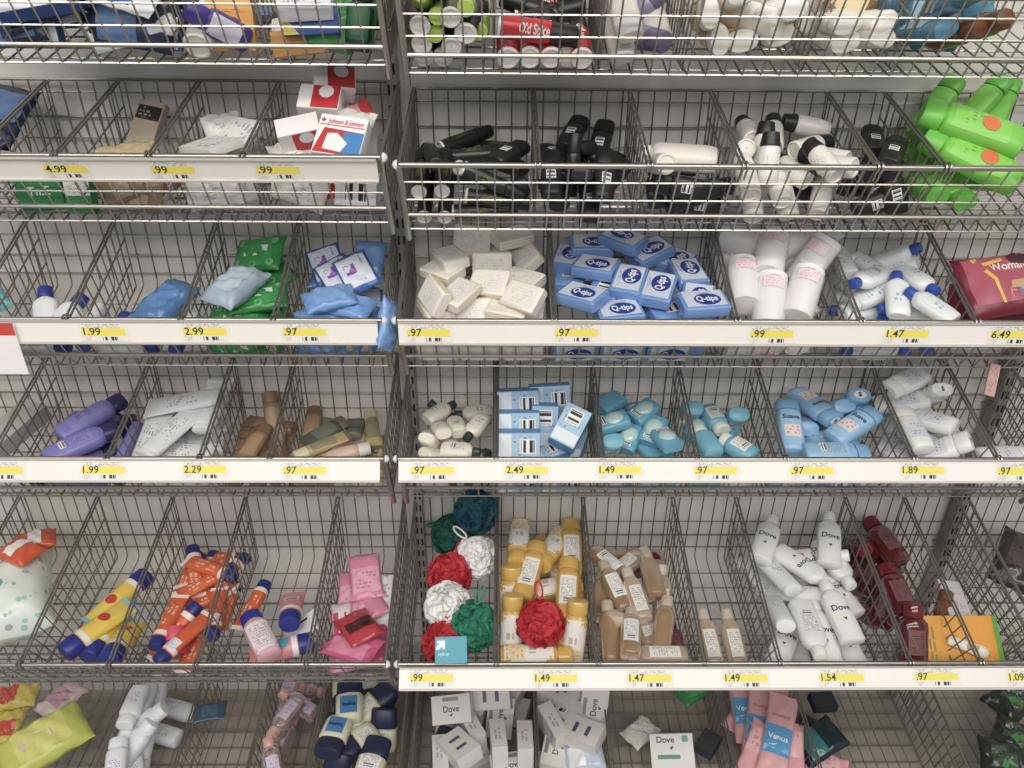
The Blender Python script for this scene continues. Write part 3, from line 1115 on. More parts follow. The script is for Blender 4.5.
clear_pink = mat('f4d9d3', 0.08, trans=0.85, var=0.02)
peach = mat('dcc2a4', 0.22, trans=0.45, var=0.05, scale=25)
peach2 = mat('c4a07a', 0.2, trans=0.5, var=0.05, scale=25)
redliq = mat('5c0d18', 0.12, trans=0.15, var=0.08, coat=0.5)
gold = mat('d8ab45', 0.25, var=0.05, coat=0.4)
goldm = mat('b8894a', 0.22, 0.55, var=0.08)
frost = mat('e9e4dc', 0.35, trans=0.2, var=0.03)
tintcap = mat('e6b4a8', 0.2, trans=0.25)

KINDS = {
    # top shelf
    'limecan': lambda: can(0.105, 0.0262, '3a3f2a', 'a5c638', 0.2, base='e4e1dc', desc='black and lime deodorant can'),
    'limecap': lambda: can(0.105, 0.0262, '2c3022', 'a9cb3e', 0.42, base='e4e1dc', roundcap=True, desc='deodorant can with a long lime cap'),
    'redcan': lambda: can(0.10, 0.029, 'c8202a', '232022', 0.34, base='efece7', words='Old Spice', desc='red spray can with a black cap'),
    'blackcan': lambda: can(0.10, 0.029, '2a2829', '1d1d1d', 0.34, base='efece7', desc='black spray can'),
    'lavcan': lambda: can(0.095, 0.030, '8f88a4', '6d6686', 0.3, base='dcd8d8', band='d8d4e0', desc='lavender grey patterned stick'),
    'greybottle': lambda: bottle(0.10, 0.036, 0.024, 'cfcac6', 'bdb7b6', 0.25, 0.9, 0.1, lab=None, capn=2.6, name='deodorant_stick', cat='deodorant', desc='pale grey deodorant stick'),
    'goldw': lambda: bottle(0.10, 0.040, 0.027, 'b98f52', 'f1ece2', 0.30, 0.98, 0.1, lab='e6d2a6', capn=2.4, bm=goldm, name='lotion_bottle', desc='gold bottle with cream cap'),
    'whiteoval': lambda: bottle(0.10, 0.040, 0.027, 'eeeae2', 'f3f0e8', 0.30, 0.98, 0.08, lab='f1ede4', capn=2.4, desc='cream oval bottle'),
    'blueoval': lambda: bottle(0.10, 0.036, 0.026, '4c86a6', '4f8fae', 0.30, 0.98, 0.08, lab='9ec3d4', capn=2.4, desc='steel blue oval bottle'),
    'amber': lambda: bottle(0.09, 0.034, 0.026, '6e3f1c', '7a4b28', 0.25, 0.8, 0.1, lab=None, bm=mat('7a4822', 0.15, coat=0.6, var=0.1), desc='amber brown bottle'),
    'bluebox': lambda: carton(0.10, 0.040, 0.018, '2c4f94', face='e4e8f0', desc='blue and white travel carton'),
    'navypack': lambda: pouch(0.105, 0.075, 0.018, '27304f', lab='5f7fb0', labr=(-0.2, 0.75, -0.8, 0.8), desc='navy flat travel pouch', name='travel_pouch', seed=4),
    'bluewhitepack': lambda: pouch(0.11, 0.06, 0.014, 'e6e6ea', lab='3b66b4', labr=(-0.1, 0.5, -0.8, 0.8), desc='white envelope with a blue panel', name='travel_envelope', seed=6),
    'pastetube': lambda: tube(0.11, 0.03, 'dfe4ec', 'f2f2f0', 0.14, band='3f6db5', desc='white toothpaste tube with a blue band', end='e8e8e8'),
    'whitejar': lambda: can(0.055, 0.036, 'f0ede6', 'f4f1ea', 0.35, base='f0ede6', name='ointment_jar', cat='jar', desc='small white jar'),
    'purplebottle': lambda: bottle(0.08, 0.034, 0.026, '4d3f8f', '4a3a95', 0.3, 0.8, 0.1, lab='d8d4e6', desc='purple bottle'),
    'tealcap': lambda: can(0.07, 0.03, '2f7f86', '2f8a86', 0.35, base='3a8f90', name='travel_jar', cat='jar', desc='teal travel jar'),
    'orangejar': lambda: can(0.06, 0.026, 'cf6a34', 'd2703a', 0.35, base='d87a44', name='travel_jar', cat='jar', desc='orange travel jar'),
    'orangecard': lambda: carton(0.062, 0.058, 0.012, 'e8a23c', face='eba740', desc='orange carded pack with a dark oval photo', name='carded_pack', cat='card pack', subs=(lambda z: disc(-0.002, 0, z, 0.011, 0.014, pl('55504a')), lambda z: disc(-0.002, 0, z + 0.0004, 0.006, 0.009, pl('9a948a'), name='emblem_centre'), lambda z: flat(0.014, 0.018, -0.022, 0.022, z, mprint('eba740', '8a5a1c', 1, 18, 'y', 0.02, 0.6), 'fine_print'))),
    'orangeflat': lambda: carton(0.07, 0.03, 0.012, 'dd9a42', face='e6a648', desc='flat orange carton', name='carton'),
    'greenbox': lambda: carton(0.062, 0.052, 0.022, '1f7a42', face='23874a', words='Tn.E', wordsc='dff0e2', wh=0.012, desc='green medicine carton', print_=True),
    'greenwhite': lambda: carton(0.07, 0.036, 0.018, '2a8a4c', face='2f9152', desc='green carton with a white panel', subs=(lambda z: flat(-0.012, 0.012, -0.017, 0.017, z, mprint('e9ece6', '9aa39a', 6, 10), 'white_panel'),)),
    'greenpack': lambda: pouch(0.07, 0.05, 0.02, '2f8a48', lab='3fa455', labr=(-0.5, 0.5, -0.7, 0.7), desc='green snack sized pouch', name='travel_pouch', seed=12),
    'darkgreen': lambda: bottle(0.08, 0.034, 0.028, '163d2a', '14352a', 0.28, 0.8, 0.1, lab='2a6a44', desc='dark green bottle'),
    'barcodebox': lambda: carton(0.065, 0.045, 0.02, 'e8e4ec', facem=mprint('e6e3ec', '6a6280', 7, 18, 'x'), desc='white carton with a printed panel'),
    'bluegold': lambda: carton(0.07, 0.03, 0.018, '27509a', face='2a58a8', desc='blue carton with a yellow corner', subs=(lambda z: poly_flat([(-0.034, -0.014), (-0.014, -0.014), (-0.034, 0.012)], z, pl('e4c93c'), 'yellow_corner'),)),
    'tanbox': lambda: carton(0.085, 0.04, 0.014, 'b3a590', face='b8aa94', desc='tan carton with a black panel', subs=(lambda z: flat(0.012, 0.034, -0.018, 0.018, z, mprint('2c2a28', 'c9bda8', 3, 7, 'y', 0.1, 0.35), 'black_panel'), lambda z: flat(-0.03, -0.022, -0.012, 0.012, z, mprint('b8aa94', '5a5248', 2, 9, 'y', 0.05, 0.5), 'fine_print'))),
    'tanenv': lambda: pouch(0.08, 0.05, 0.01, 'c7b083', desc='tan paper envelope', name='travel_envelope', seed=14),
    'whitepack': lambda: pouch(0.075, 0.055, 0.014, 'ddd9d3', labm=mprint('e2dfda', '9098a8', 7, 12, 'x', 0.1, 0.35), labr=(-0.6, 0.6, -0.7, 0.7), desc='white foil packet', name='foil_packet', cat='packet', seed=15, wr=0.002),
    'whitecarton': lambda: carton(0.075, 0.052, 0.012, 'dedbd6', facem=mprint('e4e2de', '6f80a8', 5, 9, 'x', 0.12, 0.3), desc='flat white carton with blue print', print_=True),
    'visine': lambda: carton(0.055, 0.032, 0.02, 'e4ded8', words='Visine', wordsc='26304f', wh=0.008, desc='cream eye drop carton', face='e9e4de', width=0.04, subs=(lambda z: flat(-0.027, 0.027, -0.015, -0.007, z, pl('c83440'), 'red_band'),)),
    'brownpack': lambda: pouch(0.06, 0.045, 0.012, '8a7458', lab='b09c80', labr=(-0.4, 0.4, -0.7, 0.7), desc='brown paper packet', name='foil_packet', cat='packet', seed=17),
    'redpack': lambda: pouch(0.06, 0.04, 0.014, 'd2343e', lab='e8a0a4', labr=(-0.1, 0.5, -0.7, 0.7), desc='red foil packet', name='foil_packet', cat='packet', seed=18),
    'firstaid': lambda: carton(0.058, 0.04, 0.030, 'ece8e6', name='first_aid_box', desc='red and white first aid carton', face='ece8e6', side='ece8e6', subs=(lambda z: flat(-0.010, 0.028, -0.019, 0.019, z - 0.0001, pl('c92a34'), 'red_panel'), lambda z: disc(0.009, 0.0085, z + 0.0002, 0.0105, 0.0105, pl('efecea'), 'white_roundel'))),
    'bandbox': lambda: carton(0.062, 0.06, 0.026, 'f1eeee', name='bandage_box', desc='white bandage carton with red and blue panels', words='Johnson & Johnson', wordsc='cf3a44', wh=0.007, wpos=(0.004, 0.0195), width=0.046, bold=0.0002, face='f3f0ef', subs=(
        lambda z: flat(-0.029, 0.029, 0.0125, 0.0145, z, pl('d8828a'), 'red_line'),
        lambda z: poly_flat([(-0.030, -0.029), (0.030, -0.029), (0.030, 0.006), (-0.022, 0.009)], z, pl('c9303a'), 'red_panel'),
        lambda z: poly_flat([(0.004, -0.027), (0.030, -0.027), (0.030, 0.006), (0.004, 0.005)], z + 0.0003, pl('3f86c8'), 'blue_panel'),
        lambda z: poly_flat([(-0.018, -0.024), (0.006, -0.026), (0.012, -0.012), (-0.004, 0.002), (-0.016, 0.0)], z + 0.0006, pl('f1eeea'), 'white_plasters'),
        lambda z: poly_flat([(-0.0285, 0.019), (-0.0265, 0.019), (-0.0265, 0.017), (-0.0245, 0.017), (-0.0245, 0.019), (-0.0225, 0.019), (-0.0225, 0.021), (-0.0245, 0.021), (-0.0245, 0.023), (-0.0265, 0.023), (-0.0265, 0.021), (-0.0285, 0.021)], z + 0.0004, pl('c9242e'), 'cross'))),
    # second shelf
    'axecan': lambda: can(0.10, 0.0235, '2b2a28', '20201f', 0.3, base='dedbd6', band='8a8f46', desc='slim black body spray can'),
    'axestick': lambda: bottle(0.08, 0.034, 0.024, '2a2929', '1f1f1f', 0.3, 0.98, 0.05, lab='e8e8e6', labm=mbar(), labx=(0.3, 0.5), labf=0.42, back=False, capn=2.6, name='deodorant_stick', cat='deodorant', desc='black deodorant stick'),
    'bigwhite': lambda: bottle(0.105, 0.05, 0.036, 'ece6df', 'e8e2da', 0.12, 0.6, 0.12, lab=None, back=False, desc='large plain white bottle'),
    'whiteroll': lambda: can(0.075, 0.031, 'ece8e2', '262524', 0.28, base='efece4', roundcap=True, band='b9b6b2', desc='white roll-on with a black cap', name='roll_on', cat='deodorant'),
    'whitecup': lambda: can(0.07, 0.031, 'ebe7e0', 'eeeae2', 0.3, base='e6e0d2', desc='white stick with a cream base', name='roll_on', cat='deodorant'),
    'green': lambda: bottle(0.12, 0.042, 0.03, '6fc92c', '5fbe2a', 0.2, 0.95, 0.05, lab='79d034', capn=2.6, labf=0.85, words=None, desc='bright green shampoo bottle', name='shampoo_bottle', mark=None, bm=pl('6cc82c', coat=0.3)),
    'greenlab': lambda: bottle(0.125, 0.044, 0.032, '74cc2e', '63c22c', 0.2, 0.95, 0.05, lab='7fd43a', capn=2.6, labf=0.85, labm=mprint('7fd43a','4a8a26',6,7,'y',0.2,0.3), desc='bright green shampoo bottle with an orange roundel', name='shampoo_bottle', wx=0.7, mark=lambda secs, x: disc(x - 0.004, 0.0, 0, 0.011, 0.011, pl('e8743a'), secs=secs)),
    # third shelf
    'swabw': lambda: swab_pack(0.068, 0.048, 0.02, 'efe9dc', 'efe9dc', plain=True, desc='white cotton swab pack'),
    'qtip': lambda: swab_pack(0.074, 0.052, 0.021, '6f9ad8', 'cfd8ea', word='Q-tips', desc='blue cotton swab pack'),
    'sleeve': lambda: sleeve(0.10, 0.052),
    'wbottle': lambda: bottle(0.092, 0.040, 0.025, 'eef1f4', '3058b8', 0.18, 0.5, 0.2, lab='e6edf3', labm=mprint('e9eff4', '6f9cc4', 4, 6, 'y', 0.18, 0.4), desc='white lotion bottle with a blue cap'),
    'wtube': lambda: bottle(0.085, 0.036, 0.024, 'e9ecee', 'e9ecee', 0.14, 0.95, 0.06, lab='e4e9ee', labm=mprint('e6ebef', '7f93c4', 5, 6), capn=2.4, desc='white bottle with a flat white cap'),
    'bagm': lambda: pouch(0.15, 0.105, 0.035, '7a2336', lab='b5546a', labr=(-0.86, 0.9, -0.62, 0.86), words='Woman', wordsc='f3e3d8', wh=0.013, name='hair_kit_pack', cat='pack', desc='maroon hair kit pack with a pink panel', seed=21, seal=0.05, wpos=(-0.002, 0.024), width=0.055, bar=False, marks=[
        ([(-0.052, 0.044), (-0.043, 0.044), (-0.026, 0.006), (-0.022, -0.034), (-0.027, -0.034), (-0.031, 0.004)], 'e4b83a'), ([(-0.040, 0.034), (-0.006, 0.040), (-0.006, 0.034), (-0.037, 0.028)], 'e4b83a'),
        ([(0.020 + 0.019 * math.cos(a * 0.5236), 0.036 + 0.011 * math.sin(a * 0.5236)) for a in range(12)], '5a2a33'),
        ([(-0.012, -0.026), (0.03, -0.028), (0.03, -0.012), (0.02, 0.0), (-0.004, 0.0), (-0.012, -0.014)], 'c9a67a'), ([(0.0, -0.026), (0.016, -0.026), (0.014, -0.010), (0.003, -0.010)], '6f86a4')]),
    'greypouch': lambda: pouch(0.095, 0.06, 0.036, '9fb3c4', lab='b4c4d2', labr=(-0.6, 0.55, -0.6, 0.6), desc='grey blue soft wipes pack', seed=23, rough=0.25, wr=0.002),
    'greenwipes': lambda: pouch(0.088, 0.062, 0.02, '1f8a3c', lab='2a9a48', labr=(-0.7, 0.7, -0.75, 0.75), desc='green wipes pack with pale leaf rings', seed=25, marks=[([(-0.02, -0.007), (0.022, -0.007), (0.022, 0.011), (-0.02, 0.011)], 'd9e6d6')]
                               + [([(x + 0.006 * math.cos(a * 0.6283), y + 0.006 * math.sin(a * 0.6283)) for a in range(10)], '6cc07a') for x, y in ((-0.03, 0.018), (-0.031, -0.018), (0.031, 0.019), (0.03, -0.019), (0, -0.022))]),
    'bluewipes': lambda: pouch(0.095, 0.062, 0.03, '4f7fb6', lab='5b8cc4', labr=(-0.5, 0.5, -0.6, 0.6), desc='blue soft wipes pack', seed=27, rough=0.25, wr=0.0022),
    'tealpack': lambda: pouch(0.10, 0.075, 0.035, '74bcc4', lab='8fd0d2', labr=(-0.5, 0.5, -0.6, 0.6), desc='teal soft pack', seed=28, rough=0.25, wr=0.002),
    'arrowpack': lambda: pouch(0.066, 0.054, 0.018, '3b69b6', lab='cdd3e4', labr=(-0.8, 0.78, -0.86, 0.8), desc='blue wipes pack with a purple arrow label', seed=29, marks=[(sc_arrow(1.0, -0.003, -0.006), '8a4fb0'), ([(-0.022, 0.012), (0.02, 0.012), (0.02, 0.0145), (-0.022, 0.0145)], '8a90b0'), ([(-0.022, 0.0075), (0.02, 0.0075), (0.02, 0.0095), (-0.022, 0.0095)], '9aa0bc')]),
    'bluepack': lambda: pouch(0.075, 0.052, 0.020, '6f9edc', lab='7aa8e2', labr=(-0.6, 0.6, -0.7, 0.7), desc='pale blue pack lying face down', seed=31, rough=0.22),
    # fourth shelf
    'lavender': lambda: bottle(0.125, 0.044, 0.03, '7f7cc4', '32305c', 0.2, 0.86, 0.1, lab='8c89cf', labm=mprint('8c89cf','55529a',3,7,'y',0.2,0.4), desc='lavender lotion bottle with a navy cap', capn=2.2),
    'wcream': lambda: tube(0.128, 0.042, 'dcdfe1', 'dadada', 0.08, band='e4e6e8', bandx=(0.2, 0.8), labm=mprint('e0e3e5', '5f6670', 5, 16, 'x', 0.12, 0.35), desc='white squeeze tube', end='d6d8da', t=0.02),
    'browntube': lambda: tube(0.10, 0.032, '9a7a5c', '8a6a50', 0.2, band='b08e6c', desc='brown cosmetic tube', t=0.022),
    'goldtube': lambda: tube(0.10, 0.026, 'b6a068', 'd8cfa8', 0.24, band='8f8a68', desc='gold cosmetic tube', t=0.02, end='6a6a58'),
    'clearpink': lambda: tube(0.095, 0.028, 'cfae9a', 'd8d4cc', 0.22, band='d8b8a4', desc='beige cosmetic tube with a clear cap', t=0.022),
    'darktube': lambda: tube(0.085, 0.036, '55584c', '6a6a58', 0.2, band='6f7262', desc='dark olive cosmetic tube', t=0.018),
    'cream': lambda: bottle(0.066, 0.032, 0.022, 'ebe6d4', '38423a', 0.2, 0.5, 0.22, lab='ece7d8', labm=mprint('ece7d6', '6f7464', 4, 6, 'y', 0.15, 0.4), desc='small cream bottle with a dark cap'),
    'bluecarton': lambda: carton(0.075, 0.048, 0.032, '5d9bd0', face='b8d4ea', desc='light blue soap carton', name='soap_carton', facem=mprint('a9cbe6', '3f78b4', 6, 8, 'y', 0.12, 0.35), side='4d90cc', subs=(lambda z: flat(-0.034, -0.012, -0.022, 0.022, z, pl('e4eef6'), 'pale_panel'), lambda z: flat(0.002, 0.03, -0.013, 0.013, z, mbar(), 'bar_code'))),
    'soap': lambda: soap_blister(0.062, 0.046, 0.032, '66b0cc', 'bcdcda'),
    'soap2': lambda: bottle(0.072, 0.042, 0.032, '74bcd4', 'dfe6da', 0.2, 0.8, 0.12, lab=None, back=True, desc='turquoise bottle with a pale cap', name='body_wash_bottle'),
    'suave': lambda: bottle(0.105, 0.043, 0.029, '8fbfe6', '7fb2de', 0.2, 0.97, 0.05, lab='9cc8ea', words='Suave', wordsc='26407e', wh=0.009, wx=0.78, capn=2.5, desc='light blue body wash bottle', name='body_wash_bottle', labx=(0.08, 0.76), basedot='efefec', picture=(0.2, 0.55, 'e8dcdc', 'd0485a')),
    'wdeo': lambda: bottle(0.098, 0.044, 0.029, 'ebebec', 'efefee', 0.24, 0.97, 0.05, lab='d8d9e2', labm=mprint('dadbe4', '6f7490', 5, 6, 'y', 0.15, 0.4), capn=2.4, basedot='f3f2ef', desc='white deodorant stick', name='deodorant_stick', cat='deodorant', labx=(0.2, 0.62)),
    # fifth shelf
    'yellowtube': lambda: tube(0.125, 0.040, 'ecc92e', '27348e', 0.22, band='f0d040', bandx=(0.05, 0.5), stripe='ece8e0', patchc='d23a2c', desc='yellow sun cream tube with a blue cap', end='86c0dc', t=0.034),
    'orangetube': lambda: tube(0.11, 0.027, 'e0602a', '27337e', 0.17, band='e4682e', bandx=(0.1, 0.7), stripe='ece6e2', patchc=None, desc='orange tube with a blue cap', end='efe6dc', t=0.022, labm=mprint('e4662c', 'f0d8c4', 2, 14, 'x', 0.1, 0.35)),
    'orangeback': lambda: tube(0.11, 0.027, 'e0602a', '27337e', 0.17, band='e4e4ea', bandx=(0.6, 0.78), desc='orange tube showing its bar code', end='efe6dc', stripe='ece6e2', t=0.022, labm=mprint('e6e6ee', '4a62b0', 8, 20, 'y', 0.06, 0.5)),
    'pinktube': lambda: tube(0.10, 0.038, 'e08d92', '29378f', 0.24, band='e59aa0', bandx=(0.15, 0.65), stripe='ece8ec', patchc='3f9fc0', desc='pink shampoo tube with a blue cap', t=0.032, labm=mprint('e39398', 'c25a68', 4, 10, 'y', 0.15, 0.4)),
    'pinkbottle': lambda: bottle(0.105, 0.042, 0.034, 'e9b3bb', '2c3a9a', 0.2, 0.9, 0.12, lab='f0e4e6', labm=mprint('efe3e6', 'b06a80', 9, 10), desc='pink baby wash bottle with a blue cap', name='baby_wash_bottle', labf=0.9, labx=(0.05, 0.66)),
    'pinkball': lambda: can(0.05, 0.05, 'd23a58', 'd8405e', 0.5, base='d23a58', roundcap=True, name='sponge_pack', cat='pack', desc='round raspberry pink pack'),
    'whitecard': lambda: carton(0.07, 0.05, 0.003, 'eceaea', face='f0eeee', desc='white card with a black logo bar', name='leaflet_card', cat='card', subs=(lambda z: flat(-0.012, 0.018, 0.010, 0.015, z, pl('1e1e22'), 'black_bar'),), print_=False),
    'stripebag': lambda: pouch(0.095, 0.036, 0.024, 'e8d8da', labm=mprint('efe4e4', 'd0506a', 1, 9, 'y', 0.02, 0.5, True), labr=(-0.85, 0.6, -0.85, 0.85), desc='pink and white striped bag with a blue neck', name='striped_bag', cat='bag', seed=37, bar=False),
    'pinkpack': lambda: pouch(0.10, 0.062, 0.018, 'e58fb0', labm=mprint('efabc4', 'b8577e', 5, 7, 'y', 0.12, 0.4), labr=(-0.75, 0.3, -0.8, 0.8), desc='pink razor bag', name='razor_bag', cat='razors', seed=33, rough=0.2),
    'pinkpack2': lambda: pouch(0.10, 0.062, 0.018, 'd9608c', lab='e78fae', labr=(-0.75, 0.75, -0.8, 0.2), desc='deep pink razor bag', name='razor_bag', cat='razors', seed=34, rough=0.2),
    'pinkwhite': lambda: pouch(0.105, 0.042, 0.012, 'e4dce6', labm=mprint('e6dfea', '7a5f96', 9, 6, 'y', 0.1, 0.45), labr=(-0.8, 0.8, -0.8, 0.8), desc='pale lilac razor bag with fine print', name='razor_bag', cat='razors', seed=35),
    'ovalpack': lambda: pouch(0.085, 0.064, 0.026, 'c23a48', lab='5a2a2a', labr=(-0.1, 0.5, -0.75, 0.75), desc='oval red pack with a dark picture', name='cosmetic_pack', cat='pack', seed=36, rough=0.15, marks=[([(0.006, -0.018), (0.016, -0.018), (0.016, 0.018), (0.006, 0.018)], '14161a'), ([(-0.034, -0.012), (-0.018, -0.016), (-0.012, 0.004), (-0.026, 0.012)], 'd8546e')]),
    'diaper': lambda: pouch(0.19, 0.17, 0.11, 'dfe9e2', desc='large white bag with teal dots', name='diaper_bag', cat='bag', seed=41, seal=0.05, labm=None, wr=0.003, bar=False, bm=mdots('dde8df', '86c2b8', '8f9a92'), marks=[
        ([(x + r_ * math.cos(a * 0.785), y + r_ * math.sin(a * 0.785)) for a in range(8)], c) for x, y, r_, c in
        [(-0.06, -0.04, 0.004, '8fc8be'), (-0.04, 0.035, 0.006, '7fc0b8'), (0.0, -0.05, 0.005, 'a6d4c8'), (0.03, 0.045, 0.004, '8fc8be'), (0.055, -0.02, 0.006, '94ccc2'), (0.02, 0.0, 0.004, '9fb4a8'), (-0.02, -0.005, 0.014, '5fb8b4'), (-0.05, 0.0, 0.008, 'e8c84a'), (0.05, 0.02, 0.005, '86c4ba'), (-0.07, 0.02, 0.004, 'a6b8a8'), (0.065, 0.04, 0.004, '8fc8be'), (-0.03, 0.055, 0.004, 'a6d4c8')]]),
    'orangepack': lambda: pouch(0.075, 0.055, 0.03, 'd8582a', lab='efe8e2', labr=(-0.2, 0.4, -0.8, 0.8), desc='orange and white bag', name='snack_bag', cat='bag', seed=43, rough=0.2),
    'poufred': lambda: pouf(0.037, 'cc2232', 'red net bath pouf', seed=3),
    'poufwhite': lambda: pouf(0.037, 'efeeec', 'white net bath pouf', seed=5),
    'poufgreen': lambda: pouf(0.037, '0f8466', 'green net bath pouf', seed=7),
    'poufdark': lambda: pouf(0.037, '0d6457', 'deep green net bath pouf', seed=8),
    'poufteal': lambda: pouf(0.037, '155a6c', 'dark teal net bath pouf', seed=9),
    'tealtag': lambda: carton(0.052, 0.042, 0.002, '3b9db4', face='41a5ba', desc='teal cardboard tag with a white arrow', name='swing_tag', cat='tag', print_=False, subs=(lambda z: flat(-0.024, -0.008, 0.0, 0.017, z - 0.0002, pl('4fb2c6'), 'pale_square'), lambda z: poly_flat(sc_arrow(0.8, -0.016, 0.009), z, pl('eef6f8'), 'arrow'), lambda z: text_on('up&up', 0.005, pl('d8eef2'), None, x=-0.012, y=-0.006, z=z, across=False))),
    'goldbottle': lambda: bottle(0.125, 0.042, 0.034, 'dcae48', 'dfb348', 0.2, 0.92, 0.1, lab='eeeae4', bm=gold, capm=gold, desc='golden body wash bottle', name='body_wash_bottle', labf=0.92, labx=(0.06, 0.74), labm=mprint('eeeae4','8d8574',3,6,'y',0.25,0.4), wx=0.7, picture=(0.08, 0.42, 'efd9ae', 'd9903e')),
    'peach': lambda: bottle(0.115, 0.038, 0.032, 'd2a27c', 'dcc0a2', 0.18, 0.62, 0.2, lab='e9e3dc', bm=peach, capm=mat('e4d6c4', 0.3, trans=0.3), desc='peach body wash bottle', name='body_wash_bottle', labm=mprint('e6e0d8', '7d7f92', 9, 7), labf=0.62, labx=(0.12, 0.6)),
    'peachdark': lambda: bottle(0.115, 0.038, 0.032, 'b98a60', 'd0ae88', 0.18, 0.62, 0.2, lab=None, bm=peach2, capm=mat('d9c6ae', 0.3, trans=0.3), desc='caramel body wash bottle', name='body_wash_bottle'),
    'dove': lambda: bottle(0.13, 0.047, 0.029, 'e9e9e6', 'ececea', 0.16, 0.55, 0.18, lab='ebebe8', words='Dove', wordsc='3b4466', wh=0.012, desc='white body wash bottle', name='body_wash_bottle', wx=0.62, mark=birdmark, labf=0.9, labx=(0.1, 0.78), foot=1.0),
    'dovetube': lambda: tube(0.125, 0.042, 'e4e6e4', 'ebebea', 0.10, band='e8e9e7', bandx=(0.15, 0.8), labm=mprint('e8e9e7', '8a90a4', 5, 12, 'x', 0.2, 0.3), desc='white squeeze tube with a broad flat cap', t=0.03),
    'redbottle': lambda: bottle(0.10, 0.046, 0.034, '7d1220', '8a1826', 0.22, 0.7, 0.14, lab='c8b8b8', bm=redliq, capm=mat('6e1420', 0.15, coat=0.5), labm=mprint('7a4a50', '2a0d12', 8, 6), labf=0.6, labx=(0.2, 0.6), desc='dark red body wash bottle', name='body_wash_bottle'),
    'yellowcard': lambda: blister_card(0.145, 0.092, 0.02, 'f0a51e', '5fae2a', 'f1ead8'),
    'whitebox': lambda: carton(0.13, 0.04, 0.03, 'dcd6dc', facem=mprint('dfd8de', 'b0a6b4', 5, 14, 'x', 0.1, 0.25), desc='long pale carton', name='carton'),
    'darkbag': lambda: pouch(0.14, 0.10, 0.05, '3a3334', lab='564a48', labr=(-0.5, 0.5, -0.6, 0.6), desc='dark hair kit bag', name='hair_kit_pack', cat='pack', seed=45, rough=0.2, wr=0.003),
    # bottom shelf
    'lime': lambda: pouch(0.16, 0.11, 0.05, 'c4cc4a', lab='d6d86a', labr=(-0.6, 0.6, -0.7, 0.7), desc='lime bag with a pale oval', name='baby_wipes_bag', cat='bag', seed=47, wr=0.003, marks=[([(-0.01 + 0.032 * math.cos(a * 0.5236), -0.004 + 0.02 * math.sin(a * 0.5236)) for a in range(12)], 'd9c8a8')]),
    'limered': lambda: pouch(0.09, 0.06, 0.03, 'c8b84a', lab='c84838', labr=(-0.6, 0.2, -0.7, 0.7), desc='lime and red bag', name='baby_wipes_bag', cat='bag', seed=48, wr=0.003),
    'mauve': lambda: pouch(0.09, 0.06, 0.03, 'c9b7b4', lab='b48a9c', labr=(-0.5, 0.4, -0.7, 0.7), desc='white and mauve bag', name='snack_bag', cat='bag', seed=49, wr=0.003),
    'wbaby': lambda: bottle(0.10, 0.044, 0.034, 'e6e8ee', 'e9ebf0', 0.22, 0.88, 0.1, lab='e2e6ee', words=None, labm=mprint('e4e8f0', '5b7fb4', 6, 6, 'y', 0.12, 0.5), capn=2.1, desc='white baby powder bottle', name='powder_bottle', labf=0.7, labx=(0.2, 0.55)),
    'clearpinkb': lambda: bottle(0.10, 0.042, 0.032, 'e0b0aa', 'dda79d', 0.2, 0.6, 0.2, lab='c8b4c8', bm=clear_pink, capm=tintcap, labm=mprint('cdbdd2', '8a78a8', 4, 8), labf=0.6, desc='clear pink baby oil bottle', name='oil_bottle', labx=(0.15, 0.6)),
    'navyjar': lambda: bottle(0.095, 0.062, 0.042, 'd9d8b8', '262b4c', 0.34, 0.97, 0.05, lab='3f86c4', words='Vaseline', wordsc='1a2450', wh=0.010, labm=pl('3f86c4'), capn=2.6, n=3, foot=0.85, desc='cream lotion jar with a navy cap', name='lotion_jar', cat='jar', labf=0.62, labx=(0.12, 0.55)),
    'navyback': lambda: bottle(0.095, 0.062, 0.042, 'd4d4b4', '262b4c', 0.44, 0.97, 0.05, lab='e6e6e0', labm=mprint('e4e4de', '4a5f9a', 6, 9), capn=2.6, n=3, foot=0.85, desc='cream lotion jar with a deep navy cap', name='lotion_jar', cat='jar', labf=0.4, labx=(0.15, 0.5)),
    'dovebox': lambda: carton(0.088, 0.060, 0.034, 'd9d6d2', face='dedbd7', words='Dove', wordsc='3a3a48', wh=0.013, desc='white soap carton', name='soap_carton', side='d4d0cc', width=0.036, wpos=(0.0, 0.0), subs=(lambda z: flat(-0.018, 0.018, 0.017, 0.025, z, pl('8a8790'), 'grey_band'), lambda z: poly_flat([(-0.004, -0.012), (0.0, -0.009), (0.005, -0.009), (0.002, -0.013), (0.0, -0.016)], z, pl('6a6048'), 'bird_mark'))),
    'doveside': lambda: carton(0.088, 0.034, 0.060, 'dad7d3', facem=mprint('dcd9d5', '7a7884', 3, 10, 'x', 0.25, 0.3), desc='white soap carton standing on its edge', name='soap_carton', sidem=mprint('d6d3cf', '8a88a0', 6, 9, 'x', 0.15, 0.35)),
    'dovebar': lambda: carton(0.088, 0.060, 0.034, 'd9d6d2', facem=mprint('dcd9d4', '5a5870', 1, 26, 'x', 0.28, 0.5, True), desc='white soap carton showing its bar code', name='soap_carton'),
    'dovegreen': lambda: carton(0.088, 0.072, 0.034, 'dedcd8', face='e3e1dc', words='Dove', wordsc='2a2a30', wh=0.012, desc='white soap carton with a green band', name='soap_carton', width=0.036, wpos=(-0.012, 0.024), subs=(lambda z: flat(-0.03, 0.016, -0.012, -0.004, z, pl('3f8a74'), 'green_band'), lambda z: flat(0.022, 0.034, 0.020, 0.032, z, pl('4aa08a'), 'green_square'), lambda z: poly_flat([(-0.004, 0.008), (0.0, 0.012), (0.005, 0.012), (0.002, 0.008), (0.0, 0.005)], z, pl('3a3832'), 'bird_mark'))),
